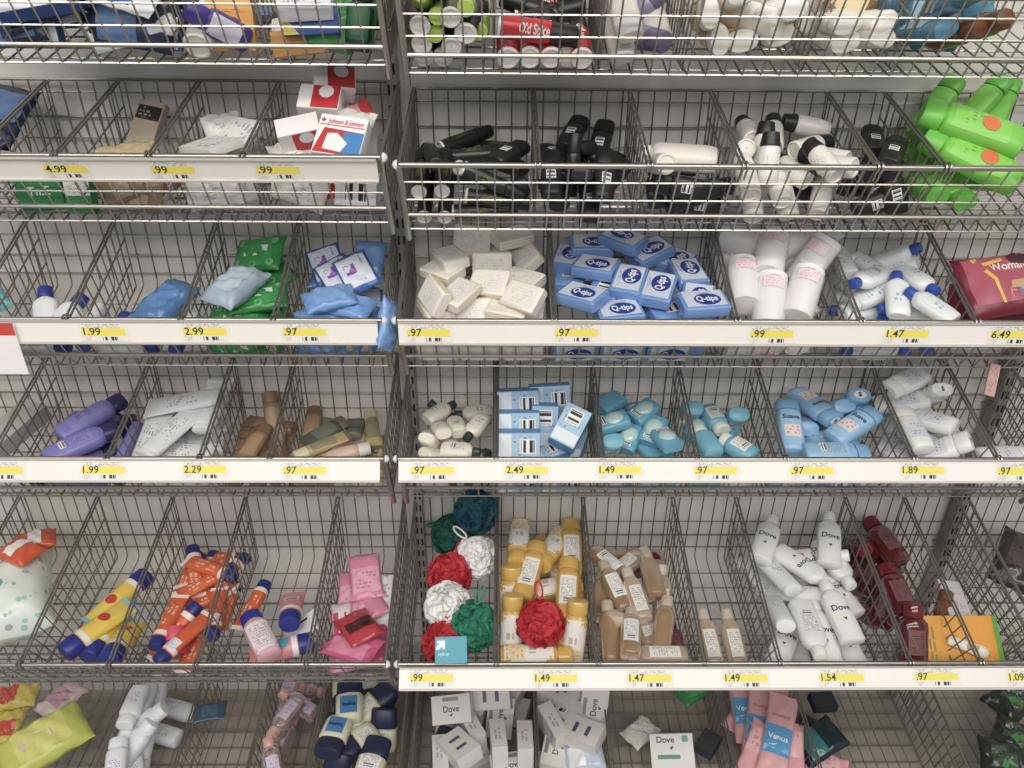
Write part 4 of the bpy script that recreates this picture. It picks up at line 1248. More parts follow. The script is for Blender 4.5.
    'bluecloud': lambda: pouch(0.085, 0.07, 0.04, 'c3cfe4', lab='e9ebf0', labr=(-0.6, 0.2, -0.7, 0.7), desc='pale blue clear wrapped pack', name='wrapped_pack', cat='pack', seed=51, rough=0.12, wr=0.002),
    'darkbox': lambda: carton(0.06, 0.045, 0.025, '2a2c34', face='33363f', desc='dark small carton', name='carton'),
    'venus': lambda: razor_pack(0.165, 0.056, 0.016, 'e2a9ac', '4f9fd4'),
    'venus2': lambda: pouch(0.12, 0.06, 0.016, 'e9a6ae', lab='e98a96', labr=(-0.2, 0.7, -0.8, 0.8), desc='pink razor pack with a clear window', name='razor_pack', cat='razors', seed=53, rough=0.15, labm=mprint('eeb9c0', 'd06478', 3, 5, 'y', 0.15, 0.5)),
    'tealdark': lambda: pouch(0.10, 0.075, 0.03, '23343a', lab='2e7f80', labr=(-0.7, 0.1, -0.8, 0.8), desc='black and teal razor bag', name='razor_pack', cat='razors', seed=55, rough=0.15),
    'junk': lambda: pouch(0.10, 0.08, 0.03, '2e3430', lab='4a5a4c', labr=(-0.3, 0.6, -0.7, 0.5), desc='dark plastic bag', name='plastic_bag', cat='bag', seed=57, rough=0.15, wr=0.004, marks=[([(-0.02, -0.02), (0.0, -0.026), (0.01, -0.005), (-0.012, 0.006)], '3f8a44')]),
    'bluetray': lambda: pouch(0.10, 0.07, 0.014, '3a4f66', lab='466078', labr=(-0.5, 0.5, -0.6, 0.6), desc='flat dark blue packet', name='foil_packet', cat='packet', seed=59),
    'lotionblue': lambda: bottle(0.085, 0.038, 0.026, 'e4e4e0', '2b3f90', 0.22, 0.6, 0.15, lab='dfe4ea', desc='white bottle with a navy cap', name='lotion_bottle'),
    'greywedge': lambda: carton(0.12, 0.05, 0.03, 'b4b0aa', face='bdb8b2', desc='long plain grey carton', name='carton'),
    'clipstrip': lambda: carton(0.05, 0.016, 0.004, 'b58a84', facem=mprint('c09a94', '7a4a48', 5, 6, 'x'), desc='narrow pinkish hang strip', name='hang_strip', cat='card', print_=False),
}
SIZE = dict(swabw=0.84, qtip=0.86, sleeve=0.86, wbottle=0.84, wtube=0.86, whiteroll=0.86, whitecup=0.86, axecan=0.86, axestick=0.86, green=0.8, greenlab=1.02, firstaid=0.9, bandbox=0.95, lavender=0.9, wcream=0.94,
            cream=0.93, bluecarton=0.88, soap=0.80, soap2=0.85, suave=0.93, wdeo=0.88, dove=0.88, dovetube=0.88, redbottle=1.0, bluetray=0.6, goldbottle=0.94, peach=0.9, peachdark=0.9, wbaby=0.88, clearpinkb=0.88, navyjar=0.86, navyback=0.86,
            dovebox=0.88, doveside=0.86, dovebar=0.86, diaper=1.0, poufred=1.06, poufwhite=1.06, poufgreen=1.06, yellowcard=1.0, venus=1.0, bagm=0.92, arrowpack=0.95, goldw=0.92, whiteoval=0.92, orangetube=1.02, orangeback=1.02, yellowtube=1.02, pinktube=1.05, pinkbottle=1.0, poufdark=1.06, poufteal=1.06, darkbox=0.8)
_kc = {}


def kind(k):
    if k not in _kc:
        d = KINDS[k]()
        d['s'] = SIZE.get(k, 0.94)
        d['dims'] = tuple(v * d['s'] for v in d['dims'])
        _kc[k] = d
    return _kc[k]


def make(k, M, label, group):
    """one thing: an Empty at its centre that parents its parts and their sub-parts"""
    d = kind(k)
    t = root(d['name'], label, d['cat'], (0, 0, 0), group)
    t.matrix_world = M @ Matrix.Scale(d['s'], 4)
    for p in d['parts']:
        o = link(p[0], p[1], t, p[4] if len(p) > 4 else None)
        if p[2]:
            o['label'] = p[2]
        for s in p[3]:
            link(s[0], s[1], o)
    return t

# ------------------------------------------------------------------ the bins and what lies in them
# one line per thing: look, where its middle shows, the way its head points (0 right, 90 towards the wall), tip towards the shopper, roll, lift, how it rests
BINS = []


def BIN(desc, sec, n, p0, p1, zf, zb, specs, fill=()):
    BINS.append(dict(desc=desc, sec=sec, n=n, p0=p0, p1=p1, zf=zf, zb=zb, specs=specs, fill=fill))


# ---- top shelf
BIN('navy travel pack', 'L', 1, -130, 60, 0.085, 0.09, '''
navypack 22 14 20 0 0 0 v
bluebox 44 6 10 0 0 0 v
bluebox 12 34 5 0 0 0 f
pastetube 38 55 197 0 0 0 f
navypack 8 54 10 0 0 0 f''', [('navypack', 2)])
BIN('travel envelope', 'L', 1, 60, 152, 0.085, 0.09, '''
bluewhitepack 100 10 -16 0 0 0 v
navypack 84 30 172 0 0 0 f
navypack 122 36 -12 0 0 0 f
bluebox 118 55 -8 0 0 0 f
pastetube 86 55 12 0 0 0 f''', [('navypack', 2)])
BIN('orange photo card', 'L', 1, 152, 246, 0.085, 0.09, '''
orangecard 226 32 96 0 0 0 f
purplebottle 177 33 150 30 0 0 f
purplebottle 194 22 60 0 0 0 f
orangejar 205 40 60 0 0 0 f
whitejar 162 52 100 -75 0 0 f
tealcap 190 58 10 20 0 0 f
orangeflat 226 61 4 0 0 0 f''', [('navypack', 1)])
BIN('green remedy carton', 'L', 1, 246, 378, 0.085, 0.095, '''
barcodebox 304 2 3 0 0 0 v
bluegold 309 21 3 0 0 0 f
whitejar 268 41 5 0 0 0 f
orangeflat 271 59 6 0 0 0 f
greenpack 324 39 -5 0 0 0 f
darkgreen 299 46 80 30 0 0 f
darkgreen 341 20 85 0 0 0 f
greenpack 340 51 8 0 0 0 f
darkgreen 318 60 10 0 0 0 f
greenpack 361 36 80 0 0 0 f
darkgreen 362 59 5 0 0 0 f''', [('greenpack', 2)])
BIN('lime deodorant can', 'R', 1, 398, 493, 0.09, 0.09, '''
limecap 434 4 90 78 0 0 f
limecan 447 13 90 -80 0 0 f
limecan 412 22 90 -82 0 0 f
limecap 435 27 90 80 0 0 f
limecap 467 23 90 75 0 0 f
limecan 411 43 90 -84 0 0 f
limecap 434 45 90 80 0 0 f
limecan 453 42 90 -80 0 0 f
limecan 412 64 90 -84 0 0 f
limecan 439 66 90 -82 0 0 f
blackcan 486 27 70 -70 0 0 f
blackcan 463 58 75 70 0 0 f
limecap 484 62 85 72 0 0 f
limecap 398 22 90 60 0 0.0 f''', [('limecan', 2)])
BIN('red spray can', 'R', 1, 493, 606, 0.085, 0.085, '''
redcan 530 37 -8 0 0 0.012 f
blackcan 574 28 15 10 0 0.004 f
blackcan 590 22 100 30 0 0 f
redcan 556 22 200 0 0 -0.03 f
blackcan 515 20 160 0 0 -0.02 f
redcan 509 64 90 -82 0 0 f
redcan 530 66 90 -84 0 0 f
redcan 553 63 95 -78 0 0 f
redcan 575 65 90 -84 0 0 f
redcan 596 64 90 -82 0 0 f
redcan 586 42 10 0 0 -0.025 f''', [('redcan', 2)])
BIN('lavender stick', 'R', 1, 606, 703, 0.085, 0.085, '''
greybottle 628 19 100 -60 0 0 f
greybottle 639 43 110 -20 0 0 f
greybottle 622 63 95 -65 0 0 f
lavcan 654 33 40 10 0 0.008 f
lavcan 670 15 35 0 0 -0.01 f
lavcan 682 46 195 35 0 0 f
lavcan 645 62 20 60 0 0 f
greybottle 664 60 100 -40 0 0 f
greybottle 688 62 100 -30 0 0 f''', [('lavcan', 2)])
BIN('gold lotion bottle', 'R', 1, 703, 830, 0.09, 0.09, '''
goldw 717 36 92 70 90 0 f
goldw 716 62 90 80 90 0 f
goldw 741 45 100 20 0 0 f
whiteoval 748 22 100 70 0 0 f
whiteoval 763 28 10 60 10 0 f
goldw 772 47 60 20 0 0 f
goldw 740 66 95 78 0 0 f
goldw 775 65 80 75 20 0 f
goldw 803 62 30 -20 0 0 f
whiteoval 797 28 60 70 40 0 f
goldw 812 34 50 20 0 -0.01 f
whiteoval 820 18 90 50 0 0 f''', [('goldw', 2)])
BIN('cream oval bottle', 'R', 1, 830, 932, 0.09, 0.09, '''
whiteoval 874 20 2 20 0 0 f
goldw 846 12 150 10 0 0 f
goldw 926 32 -85 30 0 0 f
whiteoval 918 12 -80 0 0 0 f
whiteoval 850 46 90 76 0 0 f
whiteoval 882 46 60 72 0 0 f
whiteoval 846 65 90 78 0 0 f
blueoval 878 62 70 40 0 0 f
whiteoval 917 63 60 70 40 0 f
whiteoval 905 42 30 40 0 -0.01 f''', [('whiteoval', 2)])
BIN('steel blue bottle', 'R', 1, 932, 1050, 0.09, 0.09, '''
blueoval 946 18 80 10 0 0 f
blueoval 972 14 70 60 0 0 f
blueoval 944 58 60 68 40 0 f
amber 963 58 50 60 0 0 f
amber 1006 38 60 60 0 0 f
blueoval 990 40 65 50 0 0 f
blueoval 962 36 60 10 0 -0.01 f
blueoval 985 62 40 50 0 0 f
blueoval 1012 61 30 40 0 0 f
blueoval 1018 20 70 30 0 0 f''', [('blueoval', 2)])

# ---- second shelf
BIN('far navy pouch', 'L', 2, -160, -25, 0.08, 0.10, '''
navypack 4 110 60 0 0 0 v|navy travel pouch at the edge of the second shelf, beyond the first divider
navypack -10 150 20 0 0 0|navy travel pouch below another at the edge of the second shelf''')
BIN('green remedy box', 'L', 2, -25, 62, 0.05, 0.04, '''
greenbox 40 207 4 0 0 0 f
greenwhite 78 205 100 0 0 0 f|green carton with a white panel, upright behind the second shelf wires''', [('navypack', 1)])
BIN('tan medicine carton', 'L', 2, 62, 153, 0.06, 0.05, '''
tanbox 147 129 64 10 0 0.012 v
tanenv 116 152 8 0 0 0.0
visine 152 194 65 0 0 0 f
brownpack 118 196 20 0 0 0 f
redpack 172 204 -40 0 0 0 f
brownpack 138 214 -10 0 0 0 f
brownpack 108 212 30 0 0 0 f''', [('brownpack', 1)])
BIN('white foil packet', 'L', 2, 153, 246, 0.085, 0.07, '''
whitecarton 212 147 -22 12 0 0.008
whitepack 226 136 120 30 0 0.006
whitecarton 192 152 8 0 0 0
whitecarton 240 142 28 20 0 0.004
whitepack 205 194 10 0 0 0 f
whitepack 236 202 100 0 0 0 f
whitepack 208 214 -15 0 0 0 f
whitepack 186 208 60 0 0 -0.005 f''', [('whitepack', 4)])
BIN('first aid carton', 'L', 2, 246, 372, 0.09, 0.125, '''
firstaid 334 83 4 -15 0 0.055 v
firstaid 322 104 -4 0 0 0.035 v
firstaid 300 134 12 0 90 0.016 v
bandbox 342 142 -8 0 0 0.02 v
redpack 352 118 20 10 0 0.006 v
whitepack 368 132 70 0 0 0.01 v
whitepack 296 150 15 0 0 0.004
firstaid 322 196 8 0 0 0 f
firstaid 357 193 -6 0 180 0 f
whitepack 300 212 -20 0 0 0 f
bandbox 345 214 5 0 180 0 f
firstaid 281 204 80 0 90 0 f''', [('firstaid', 3), ('whitepack', 3)])
BIN('black body spray', 'R', 2, 403, 538, 0.062, 0.045, '''
axecan 466 139 14 5 0 0.02
axestick 514 155 30 0 0 0
axecan 480 155 4 0 0 0
axecan 494 150 176 0 0 -0.006
axecan 440 158 150 0 0 0
axecan 428 156 30 0 0 -0.006
axestick 524 160 160 0 180 -0.006
axecan 418 190 90 -84 0 0 f
axecan 442 190 90 -84 0 0 f
axecan 424 222 90 -84 0 0 f
axecan 445 222 90 -84 0 0 f
axecan 492 190 -25 0 0 0 f
axecan 500 206 -8 0 0 0 f
axecan 486 222 2 0 0 0 f
axecan 430 176 60 70 0 0 f
axestick 526 212 20 0 0 0 f''', [('axecan', 4)])
BIN('black deodorant stick', 'R', 2, 538, 650, 0.065, 0.045, '''
axestick 571 128 44 15 0 0.025
axestick 556 158 -35 0 0 0
axestick 576 150 -30 20 180 0.008
axestick 590 160 150 0 0 0
axestick 610 158 -20 0 180 0
axestick 630 152 -30 0 0 -0.008
axestick 600 142 60 30 0 0.01
axecan 568 172 70 70 0 0
axestick 552 190 90 -70 0 0 f
axestick 580 190 80 60 0 0 f
axestick 608 192 70 -60 0 0 f
axestick 560 214 90 70 0 0 f
axestick 592 214 80 -70 0 0 f
axestick 622 212 60 50 0 0 f''', [('axestick', 5)])
BIN('large white bottle', 'R', 2, 650, 745, 0.07, 0.04, '''
bigwhite 690 158 176 0 0 0.03
whitecup 657 178 250 -60 0 0 f
axestick 684 196 170 0 0 0 f
axestick 720 200 20 0 0 0 f
axestick 676 214 10 0 0 0 f
axestick 716 216 175 0 0 0 f''', [('axestick', 3)])
BIN('white roll-on', 'R', 2, 745, 882, 0.085, 0.075, '''
whiteroll 805 126 177 10 0 0.008
whiteroll 773 133 100 15 0 0.012
whiteroll 746 136 120 0 0 0
whiteroll 765 148 100 50 0 0.01
whiteroll 748 147 80 -30 0 0
whiteroll 771 160 115 60 0 0.012
whiteroll 828 164 160 -15 0 0.01
whiteroll 852 160 162 -10 0 0.004
whiteroll 812 147 15 0 0 -0.01
whiteroll 793 176 140 -40 0 0 f
whitecup 752 190 90 -70 0 0 f
whiteroll 782 196 90 -72 0 0 f
whiteroll 836 178 150 -66 0 0 f
whitecup 828 212 40 -60 0 0 f
whitecup 758 216 80 -40 0 0 f
whitecup 790 214 95 -30 0 0 f
axestick 812 206 60 0 0 -0.01 f''', [('whiteroll', 4)])
BIN('low black bottle', 'R', 2, 882, 948, 0.045, 0.05, '''
axestick 890 158 120 0 0 0
axestick 874 146 100 0 0 0
axestick 905 160 70 0 0 0
axestick 908 196 100 0 0 0 f
axestick 884 212 60 0 0 0 f
axestick 866 200 110 0 0 0 f
axestick 920 216 20 0 0 0 f''', [('axestick', 4)])
BIN('bright green shampoo', 'R', 2, 948, 1060, 0.1, 0.10, '''
greenlab 976 130 161 0 0 0.03 v
greenlab 986 156 153 0 0 0.022 v
green 930 106 30 40 0 0.01
green 978 112 20 40 0 0.0
green 1002 114 60 40 0 0.0
green 948 134 150 0 0 -0.012
green 1016 152 140 0 0 -0.008
green 940 152 120 -10 0 -0.01
green 962 188 24 0 0 0 f
green 985 190 30 0 0 0 f
green 1005 180 60 20 0 -0.01 f
green 932 217 90 70 0 0 f
green 962 215 80 74 0 0 f
green 1004 212 60 60 0 0 f
green 1016 200 20 0 0 0 f''', [('green', 4)])

# ---- third shelf
BIN('teal soft pack', 'L', 3, -150, -28, 0.06, 0.06, '''
tealpack 2 294 120 0 0 0.02 v|teal soft pack cut by the edge of the third shelf, left bay''')
BIN('blue capped white bottle', 'L', 3, -28, 67, 0.05, 0.045, '''
lotionblue 48 318 75 30 0 0.0
lotionblue 66 318 35 20 0 0.0''', [('lotionblue', 0)])
BIN('blue wipes', 'L', 3, 67, 182, 0.05, 0.04, '''
bluewipes 166 303 32 10 0 0.016
lotionblue 108 319 160 0 0 -0.012''', [('lotionblue', 0)])
BIN('green wipes', 'L', 3, 182, 277, 0.085, 0.085, '''
greenwipes 260 258 -6 20 0 0.006 v
greenwipes 268 278 20 0 0 0.004
greypouch 231 287 40 0 0 0.018
greenwipes 262 302 8 0 0 0.006
greenwipes 218 316 4 0 0 0.004
greenwipes 252 290 150 0 0 -0.012''', [('greenwipes', 4)])
BIN('purple arrow wipes', 'L', 3, 277, 375, 0.085, 0.08, '''
arrowpack 320 264 -70 0 0 0.008 v
arrowpack 337 274 -58 5 0 0.014 v
arrowpack 363 275 -62 0 0 0.015 v
bluepack 330 300 12 0 0 0.018
bluepack 312 311 16 0 0 0.010
bluepack 350 307 -12 0 0 0.012
arrowpack 366 308 5 0 0 0
bluepack 370 262 80 0 0 0.004 v''', [('bluepack', 4)])
BIN('white cotton swab', 'R', 3, 408, 553, 0.10, 0.085, '''
swabw 422 268 -25 5 0 0.014
swabw 450 262 -50 8 0 0.016
swabw 433 297 -52 0 60 0.012
swabw 455 294 38 5 0 0.014
swabw 420 308 -62 5 0 0.006
swabw 473 241 -8 0 70 0.008
swabw 491 253 2 0 70 0.004
swabw 492 266 0 0 64 0.008
swabw 527 257 -58 0 40 0.012
swabw 490 284 -14 10 30 0.006
swabw 530 280 -20 5 0 0.004
swabw 524 298 -24 5 35 0.012
swabw 508 309 -10 0 0 0.004
swabw 478 299 -30 0 0 0
swabw 474 314 4 0 40 0
swabw 457 246 10 0 0 0
swabw 534 313 -10 0 60 0
swabw 512 238 14 0 0 -0.004''', [('swabw', 10)])
BIN('blue cotton swab', 'R', 3, 553, 735, 0.10, 0.085, '''
qtip 596 268 -14 6 0 0.012
qtip 580 297 -22 8 0 0.012
qtip 630 283 68 6 0 0.014
qtip 656 289 70 6 0 0.012
qtip 650 253 18 10 0 0.014
qtip 697 301 82 14 0 0.01
qtip 619 312 6 0 0 0.006
qtip 712 314 4 0 0 0.008
qtip 564 256 70 0 0 0
qtip 592 246 0 0 0 0
qtip 688 276 120 0 0 0
qtip 676 262 40 0 0 0
qtip 570 277 80 0 180 -0.004
qtip 606 290 60 0 180 -0.006
qtip 672 312 8 0 180 0.002
qtip 640 306 140 0 180 -0.008
qtip 622 244 160 0 0 0''', [('qtip', 9)])
BIN('cotton pad', 'R', 3, 735, 864, 0.105, 0.125, '''
sleeve 738 237 -14 0 0 0.01
sleeve 769 256 80 10 0 0.022
sleeve 735 284 96 10 0 0.014
sleeve 767 299 91 22 0 0.016
sleeve 812 262 36 42 0 0.02
sleeve 797 293 74 20 0 0.016
sleeve 832 299 138 26 0 0.008
sleeve 806 240 16 0 0 0.006
sleeve 720 256 100 0 0 0
sleeve 782 242 150 0 0 -0.01''', [('sleeve', 3)])
BIN('blue capped lotion', 'R', 3, 864, 978, 0.085, 0.075, '''
wbottle 869 279 206 6 180 0.014
wbottle 898 294 106 20 0 0.014
wbottle 922 280 -40 8 0 0.016
wbottle 922 260 -14 40 0 0.012
wbottle 936 308 152 6 0 0.012
wbottle 905 312 178 4 0 0.008
wtube 892 268 165 -36 0 0.012
wtube 873 297 188 -16 0 0.008
wtube 866 258 150 0 0 0
wtube 842 262 120 0 0 0
wbottle 884 258 50 0 0 0
wbottle 854 290 -40 0 180 0
wbottle 870 312 6 0 0 0
wbottle 958 312 170 0 0 0''', [('wbottle', 6)])
BIN('maroon hair kit', 'R', 3, 978, 1090, 0.09, 0.10, '''
bagm 1010 286 7 0 0 0.03 v|maroon hair kit pack with a pink panel, beside the blue capped lotion
bagm 1006 357 3 0 180 0 f|maroon hair kit pack lying flat behind the price strip''')

# ---- fourth shelf
BIN('plain grey carton', 'L', 4, -150, -6, 0.045, 0.05, '''
greywedge 12 430 40 0 0 0''')
BIN('lavender lotion', 'L', 4, -6, 108, 0.045, 0.05, '''
lavender 46 442 212 0 0 0.006
lavender 82 444 24 0 180 0.012
lavender 62 456 20 0 180 0
lavender 97 424 30 0 0 0.006
lavender 112 416 48 0 0 0
lavender 98 457 8 0 0 -0.006''', [('lavender', 1)])
BIN('white squeeze tube', 'L', 4, 108, 198, 0.085, 0.09, '''
lavender 116 440 80 0 0 0
lavender 124 410 62 0 0 0
wcream 138 435 248 0 0 0.012
wcream 160 432 232 0 0 0.006
wcream 176 432 222 0 0 0.016
wcream 186 404 4 8 0 0.02
wcream 216 400 250 0 0 0.016
wcream 192 388 10 0 0 0.01
wcream 195 442 24 0 0 0.006
wcream 150 456 8 0 0 0
wcream 170 456 178 0 0 0.004
wcream 186 456 160 0 0 0''', [('wcream', 4)])
BIN('brown cosmetic tube', 'L', 4, 198, 270, 0.035, 0.03, '''
browntube 254 446 55 0 0 0.004
browntube 268 452 60 0 0 0
browntube 222 458 170 0 0 0
browntube 278 434 95 40 0 0
browntube 240 456 40 0 0 -0.004''', [('browntube', 1)])
BIN('gold cosmetic tube', 'L', 4, 270, 380, 0.045, 0.04, '''
goldtube 322 446 203 0 0 0.016
clearpink 342 452 12 0 0 0.01
darktube 326 434 30 0 0 0.01
darktube 354 430 262 20 0 0.008
browntube 300 430 80 0 0 0.004
clearpink 306 450 60 0 0 0
goldtube 374 440 96 0 0 0
browntube 293 442 100 0 0 0
clearpink 350 459 4 0 0 0.002''', [('goldtube', 2)])
BIN('small cream bottle', 'R', 4, 408, 494, 0.07, 0.06, '''
cream 461 451 -7 4 180 0.014
cream 440 429 112 -24 0 0.012
cream 455 424 108 -10 180 0.008
cream 476 428 230 0 0 0.014
cream 474 415 186 0 0 0.004
cream 427 444 60 -60 0 0.01
cream 428 456 30 -40 0 0.006
cream 430 418 30 0 0 0.002
cream 440 406 160 30 0 0.002
cream 480 452 4 0 0 0
cream 450 440 -60 0 0 0
cream 486 458 20 0 0 0''', [('cream', 5)])
BIN('light blue carton', 'R', 4, 494, 601, 0.09, 0.09, '''
bluecarton 512 402 2 0 0 0.03 w
bluecarton 548 398 3 0 0 0.03 w
bluecarton 513 424 1 0 0 0.018 w
bluecarton 542 424 88 0 0 0.012 w
bluecarton 515 444 0 0 0 0.012 w
bluecarton 570 428 62 0 0 0.022 v
bluecarton 544 454 20 0 0 0.004
bluecarton 580 448 70 0 0 0''', [('bluecarton', 3)])
BIN('domed soap', 'R', 4, 601, 698, 0.07, 0.06, '''
soap 676 440 -56 12 0 0.016
soap 604 402 30 0 180 0.01
soap 613 423 10 10 0 0.008
soap 645 414 30 10 0 0.01
soap 630 439 60 16 0 0.008
soap 653 430 60 22 0 0.012
soap2 610 446 110 -58 0 0.01
soap 650 450 -40 0 180 0.006
soap2 628 455 176 0 0 0
soap 608 432 80 0 0 0
soap 636 416 120 0 0 -0.006''', [('soap', 5)])
BIN('turquoise bottle', 'R', 4, 698, 783, 0.06, 0.045, '''
soap2 690 412 100 -50 0 0.01
soap2 714 420 -55 0 180 0.01
soap2 742 420 100 -50 0 0.012
soap2 706 442 125 0 0 0.008
soap2 738 448 150 0 180 0.01
soap 728 434 60 0 0 0
soap2 716 452 -30 0 0 0
soap 700 430 70 0 0 0''', [('soap2', 3)])
BIN('light blue body wash', 'R', 4, 783, 916, 0.085, 0.075, '''
suave 790 427 105 14 0 0.016
suave 816 406 -42 8 0 0.02
suave 857 429 28 6 0 0.016
suave 823 436 150 -24 0 0.01
suave 848 411 -62 62 0 0.014
suave 822 400 130 -50 0 0.006
suave 834 451 -2 0 180 0.01
suave 872 447 -62 48 0 0.008
suave 888 451 -78 56 0 0.008
suave 804 452 100 -30 0 0.004
suave 872 415 30 0 0 0
suave 830 424 160 0 0 -0.01''', [('suave', 5)])
BIN('white deodorant stick', 'R', 4, 916, 998, 0.08, 0.09, '''
wdeo 882 376 205 0 0 0.006
wdeo 898 391 -26 0 0 0.008
wdeo 904 404 176 -16 0 0.012
wdeo 926 396 -62 62 0 0.016
wdeo 934 418 150 -20 0 0.012
wdeo 912 430 120 0 0 0.014
wdeo 952 450 -8 44 0 0.014
wdeo 926 446 -30 0 180 0.004
wdeo 906 452 20 0 0 0.002
wdeo 890 436 60 0 0 -0.006
wdeo 934 436 160 0 0 -0.004
wdeo 976 457 10 0 0 -0.004''', [('wdeo', 4)])
BIN('low white stick', 'R', 4, 998, 1090, 0.03, 0.02, '''
wdeo 1012 457 2 0 0 0.004''')

# ---- fifth shelf
BIN('teal dotted bag', 'L', 5, -75, 16, 0.12, 0.09, '''
diaper 22 610 86 8 0 0.012|large white bag with teal dots at the edge of the fifth shelf
orangepack 30 546 14 0 0 0.03
orangepack 10 556 160 0 0 0.03''')
BIN('yellow sun cream', 'L', 5, 16, 109, 0.026, 0.022, '''
yellowtube 82 630 216 0 0 0.018
yellowtube 130 614 42 0 0 0.010
yellowtube 110 640 238 0 0 0.014
yellowtube 130 648 250 20 0 0.004
''')
BIN('orange sunscreen tube', 'L', 5, 109, 195, 0.04, 0.04, '''
orangetube 170 622 244 0 0 0.022
orangeback 184 638 222 0 0 0.026
orangetube 187 572 93 10 0 0.016
orangetube 200 575 95 0 0 0.012
orangetube 208 588 28 0 0 0.01
orangetube 216 580 150 0 0 0.012
orangetube 230 570 -20 0 0 0.02
orangeback 228 612 262 0 0 0.01
orangetube 242 598 40 0 0 0.008
orangetube 240 622 70 0 0 0.006
orangeback 186 606 -80 0 0 0.008
orangetube 210 596 14 0 0 0
orangetube 203 648 60 0 0 0.006
orangetube 153 652 40 20 0 0.004
orangetube 214 654 20 0 0 0
orangetube 198 612 70 0 0 -0.006
orangetube 178 594 80 0 0 0
pinkball 168 652 80 30 0 0.004
orangetube 226 590 70 0 0 0''', [('orangetube', 2)])
BIN('pink baby wash', 'L', 5, 195, 308, 0.04, 0.02, '''
pinktube 292 611 -93 14 180 0.016
pinkbottle 260 637 116 0 0 0.014
pinktube 283 652 14 0 0 0.010
whitecard 303 642 14 30 0 0.004
orangetube 246 606 60 0 0 0.004
''')
BIN('pink razor bag', 'L', 5, 308, 380, 0.06, 0.055, '''
pinkpack 346 592 82 14 0 0.012
pinkpack 366 578 96 10 0 0.016
pinkpack 356 612 24 10 0 0.012
pinkwhite 381 600 82 20 0 0.012
ovalpack 362 628 -56 10 0 0.026
pinkpack2 340 646 -22 8 0 0.016
stripebag 321 630 88 20 0 0.012
pinkpack2 330 618 70 0 0 0
pinkpack 352 652 10 0 0 0
pinkpack2 372 644 80 0 180 0''', [('pinkpack', 1)])
BIN('net bath pouf', 'R', 5, 418, 496, 0.085, 0.10, '''
poufteal 486 506 60 0 0 -0.03
poufdark 446 530 200 20 0 0.012
poufwhite 484 558 150 20 0 0.030
poufred 450 576 60 0 0 0.010
poufwhite 443 606 250 40 0 0.036
poufgreen 480 626 60 30 0 0.030
poufred 440 645 80 20 0 0.0
tealtag 451 650 2 0 0 0.05 v''')
BIN('golden body wash', 'R', 5, 496, 600, 0.085, 0.10, '''
goldbottle 520 531 -94 10 0 0.012
goldbottle 549 534 -118 12 0 0.016
goldbottle 570 548 92 10 180 0.012
goldbottle 531 572 72 8 180 0.022
goldbottle 568 590 87 10 180 0.022
goldbottle 554 556 120 0 0 0
goldbottle 512 604 88 62 0 0.008
goldbottle 509 630 86 60 0 0.004
goldbottle 573 634 82 60 0 0.012
goldbottle 548 592 10 0 0 0
goldbottle 536 657 1 0 0 0.008
poufred 541 624 100 20 0 0.034|red net bath pouf dropped among the golden body wash bottles
goldbottle 584 610 70 0 0 0
goldbottle 524 646 60 0 0 -0.01''', [('goldbottle', 2)])
BIN('peach body wash', 'R', 5, 600, 704, 0.075, 0.08, '''
peachdark 602 568 -40 0 180 0.008
peachdark 614 586 118 6 180 0.016
peach 633 595 112 8 0 0.024
peachdark 652 574 105 0 0 0.014
peach 656 604 96 40 0 0.008
peachdark 612 632 100 20 0 0.014
peachdark 632 632 88 -6 180 0.024
peachdark 664 628 82 20 0 0.01
peach 644 622 110 0 0 0
peach 655 659 180 0 0 0.008
peach 607 655 60 -50 0 0.006
redbottle 600 618 80 0 0 0
peach 628 566 40 0 0 0
peachdark 596 596 90 0 0 0.002
redbottle 630 562 20 0 0 -0.004
redbottle 684 646 100 0 0 0''', [('peachdark', 3)])
BIN('pale peach bottle', 'R', 5, 704, 780, 0.03, 0.02, '''
peach 708 640 108 14 0 0.012
peach 732 640 108 14 0 0.012''')
BIN('white body wash', 'R', 5, 780, 910, 0.085, 0.10, '''
dove 838 612 118 4 0 0.024
dove 826 640 108 6 0 0.014
dove 812 634 -72 6 180 0.024
dove 846 646 118 0 0 0
dove 804 572 -36 6 0 0.014
dove 764 535 72 0 0 0.01
dovetube 776 570 -52 10 0 0.012
dove 826 532 92 8 0 0.014
dove 850 558 -58 6 0 0.012
dove 822 561 -8 20 0 0.01
dovetube 800 592 -20 20 0 0.014
dovetube 777 610 -76 24 0 0.012
dovetube 768 590 -60 0 0 0.004
dove 800 616 60 0 0 -0.004
dove 784 650 70 0 0 0
dove 838 590 130 0 0 -0.008
dove 790 636 100 0 0 0''', [('dove', 3)])
BIN('dark red body wash', 'R', 5, 910, 980, 0.085, 0.09, '''
redbottle 896 594 118 8 0 0.02
redbottle 880 540 130 6 0 0.016
redbottle 882 562 -34 6 0 0.008
redbottle 872 536 -140 30 0 0.012
redbottle 902 616 -100 40 0 0.012
redbottle 909 632 112 50 0 0.01
redbottle 916 646 90 -20 0 0.004
redbottle 866 576 90 40 0 0
redbottle 878 612 80 40 0 0
redbottle 884 586 100 0 0 0
redbottle 896 650 40 0 0 0
redbottle 870 602 60 20 0 0
redbottle 890 638 80 50 0 0.004
redbottle 862 556 100 0 0 0''', [('redbottle', 3)])
BIN('yellow carded clip', 'R', 5, 980, 1100, 0.03, 0.02, '''
yellowcard 976 650 0 0 0 0.03 v|yellow card pack holding a cream plastic clip, green edge
whitebox 958 610 110 0 0 0.02
amber 938 655 86 20 0 0.004''')

BIN('dark hair kit bag', 'F', 5, 0, 2000, 0.08, 0.10, '''
darkbag 1004 556 70 10 0 0.0''')

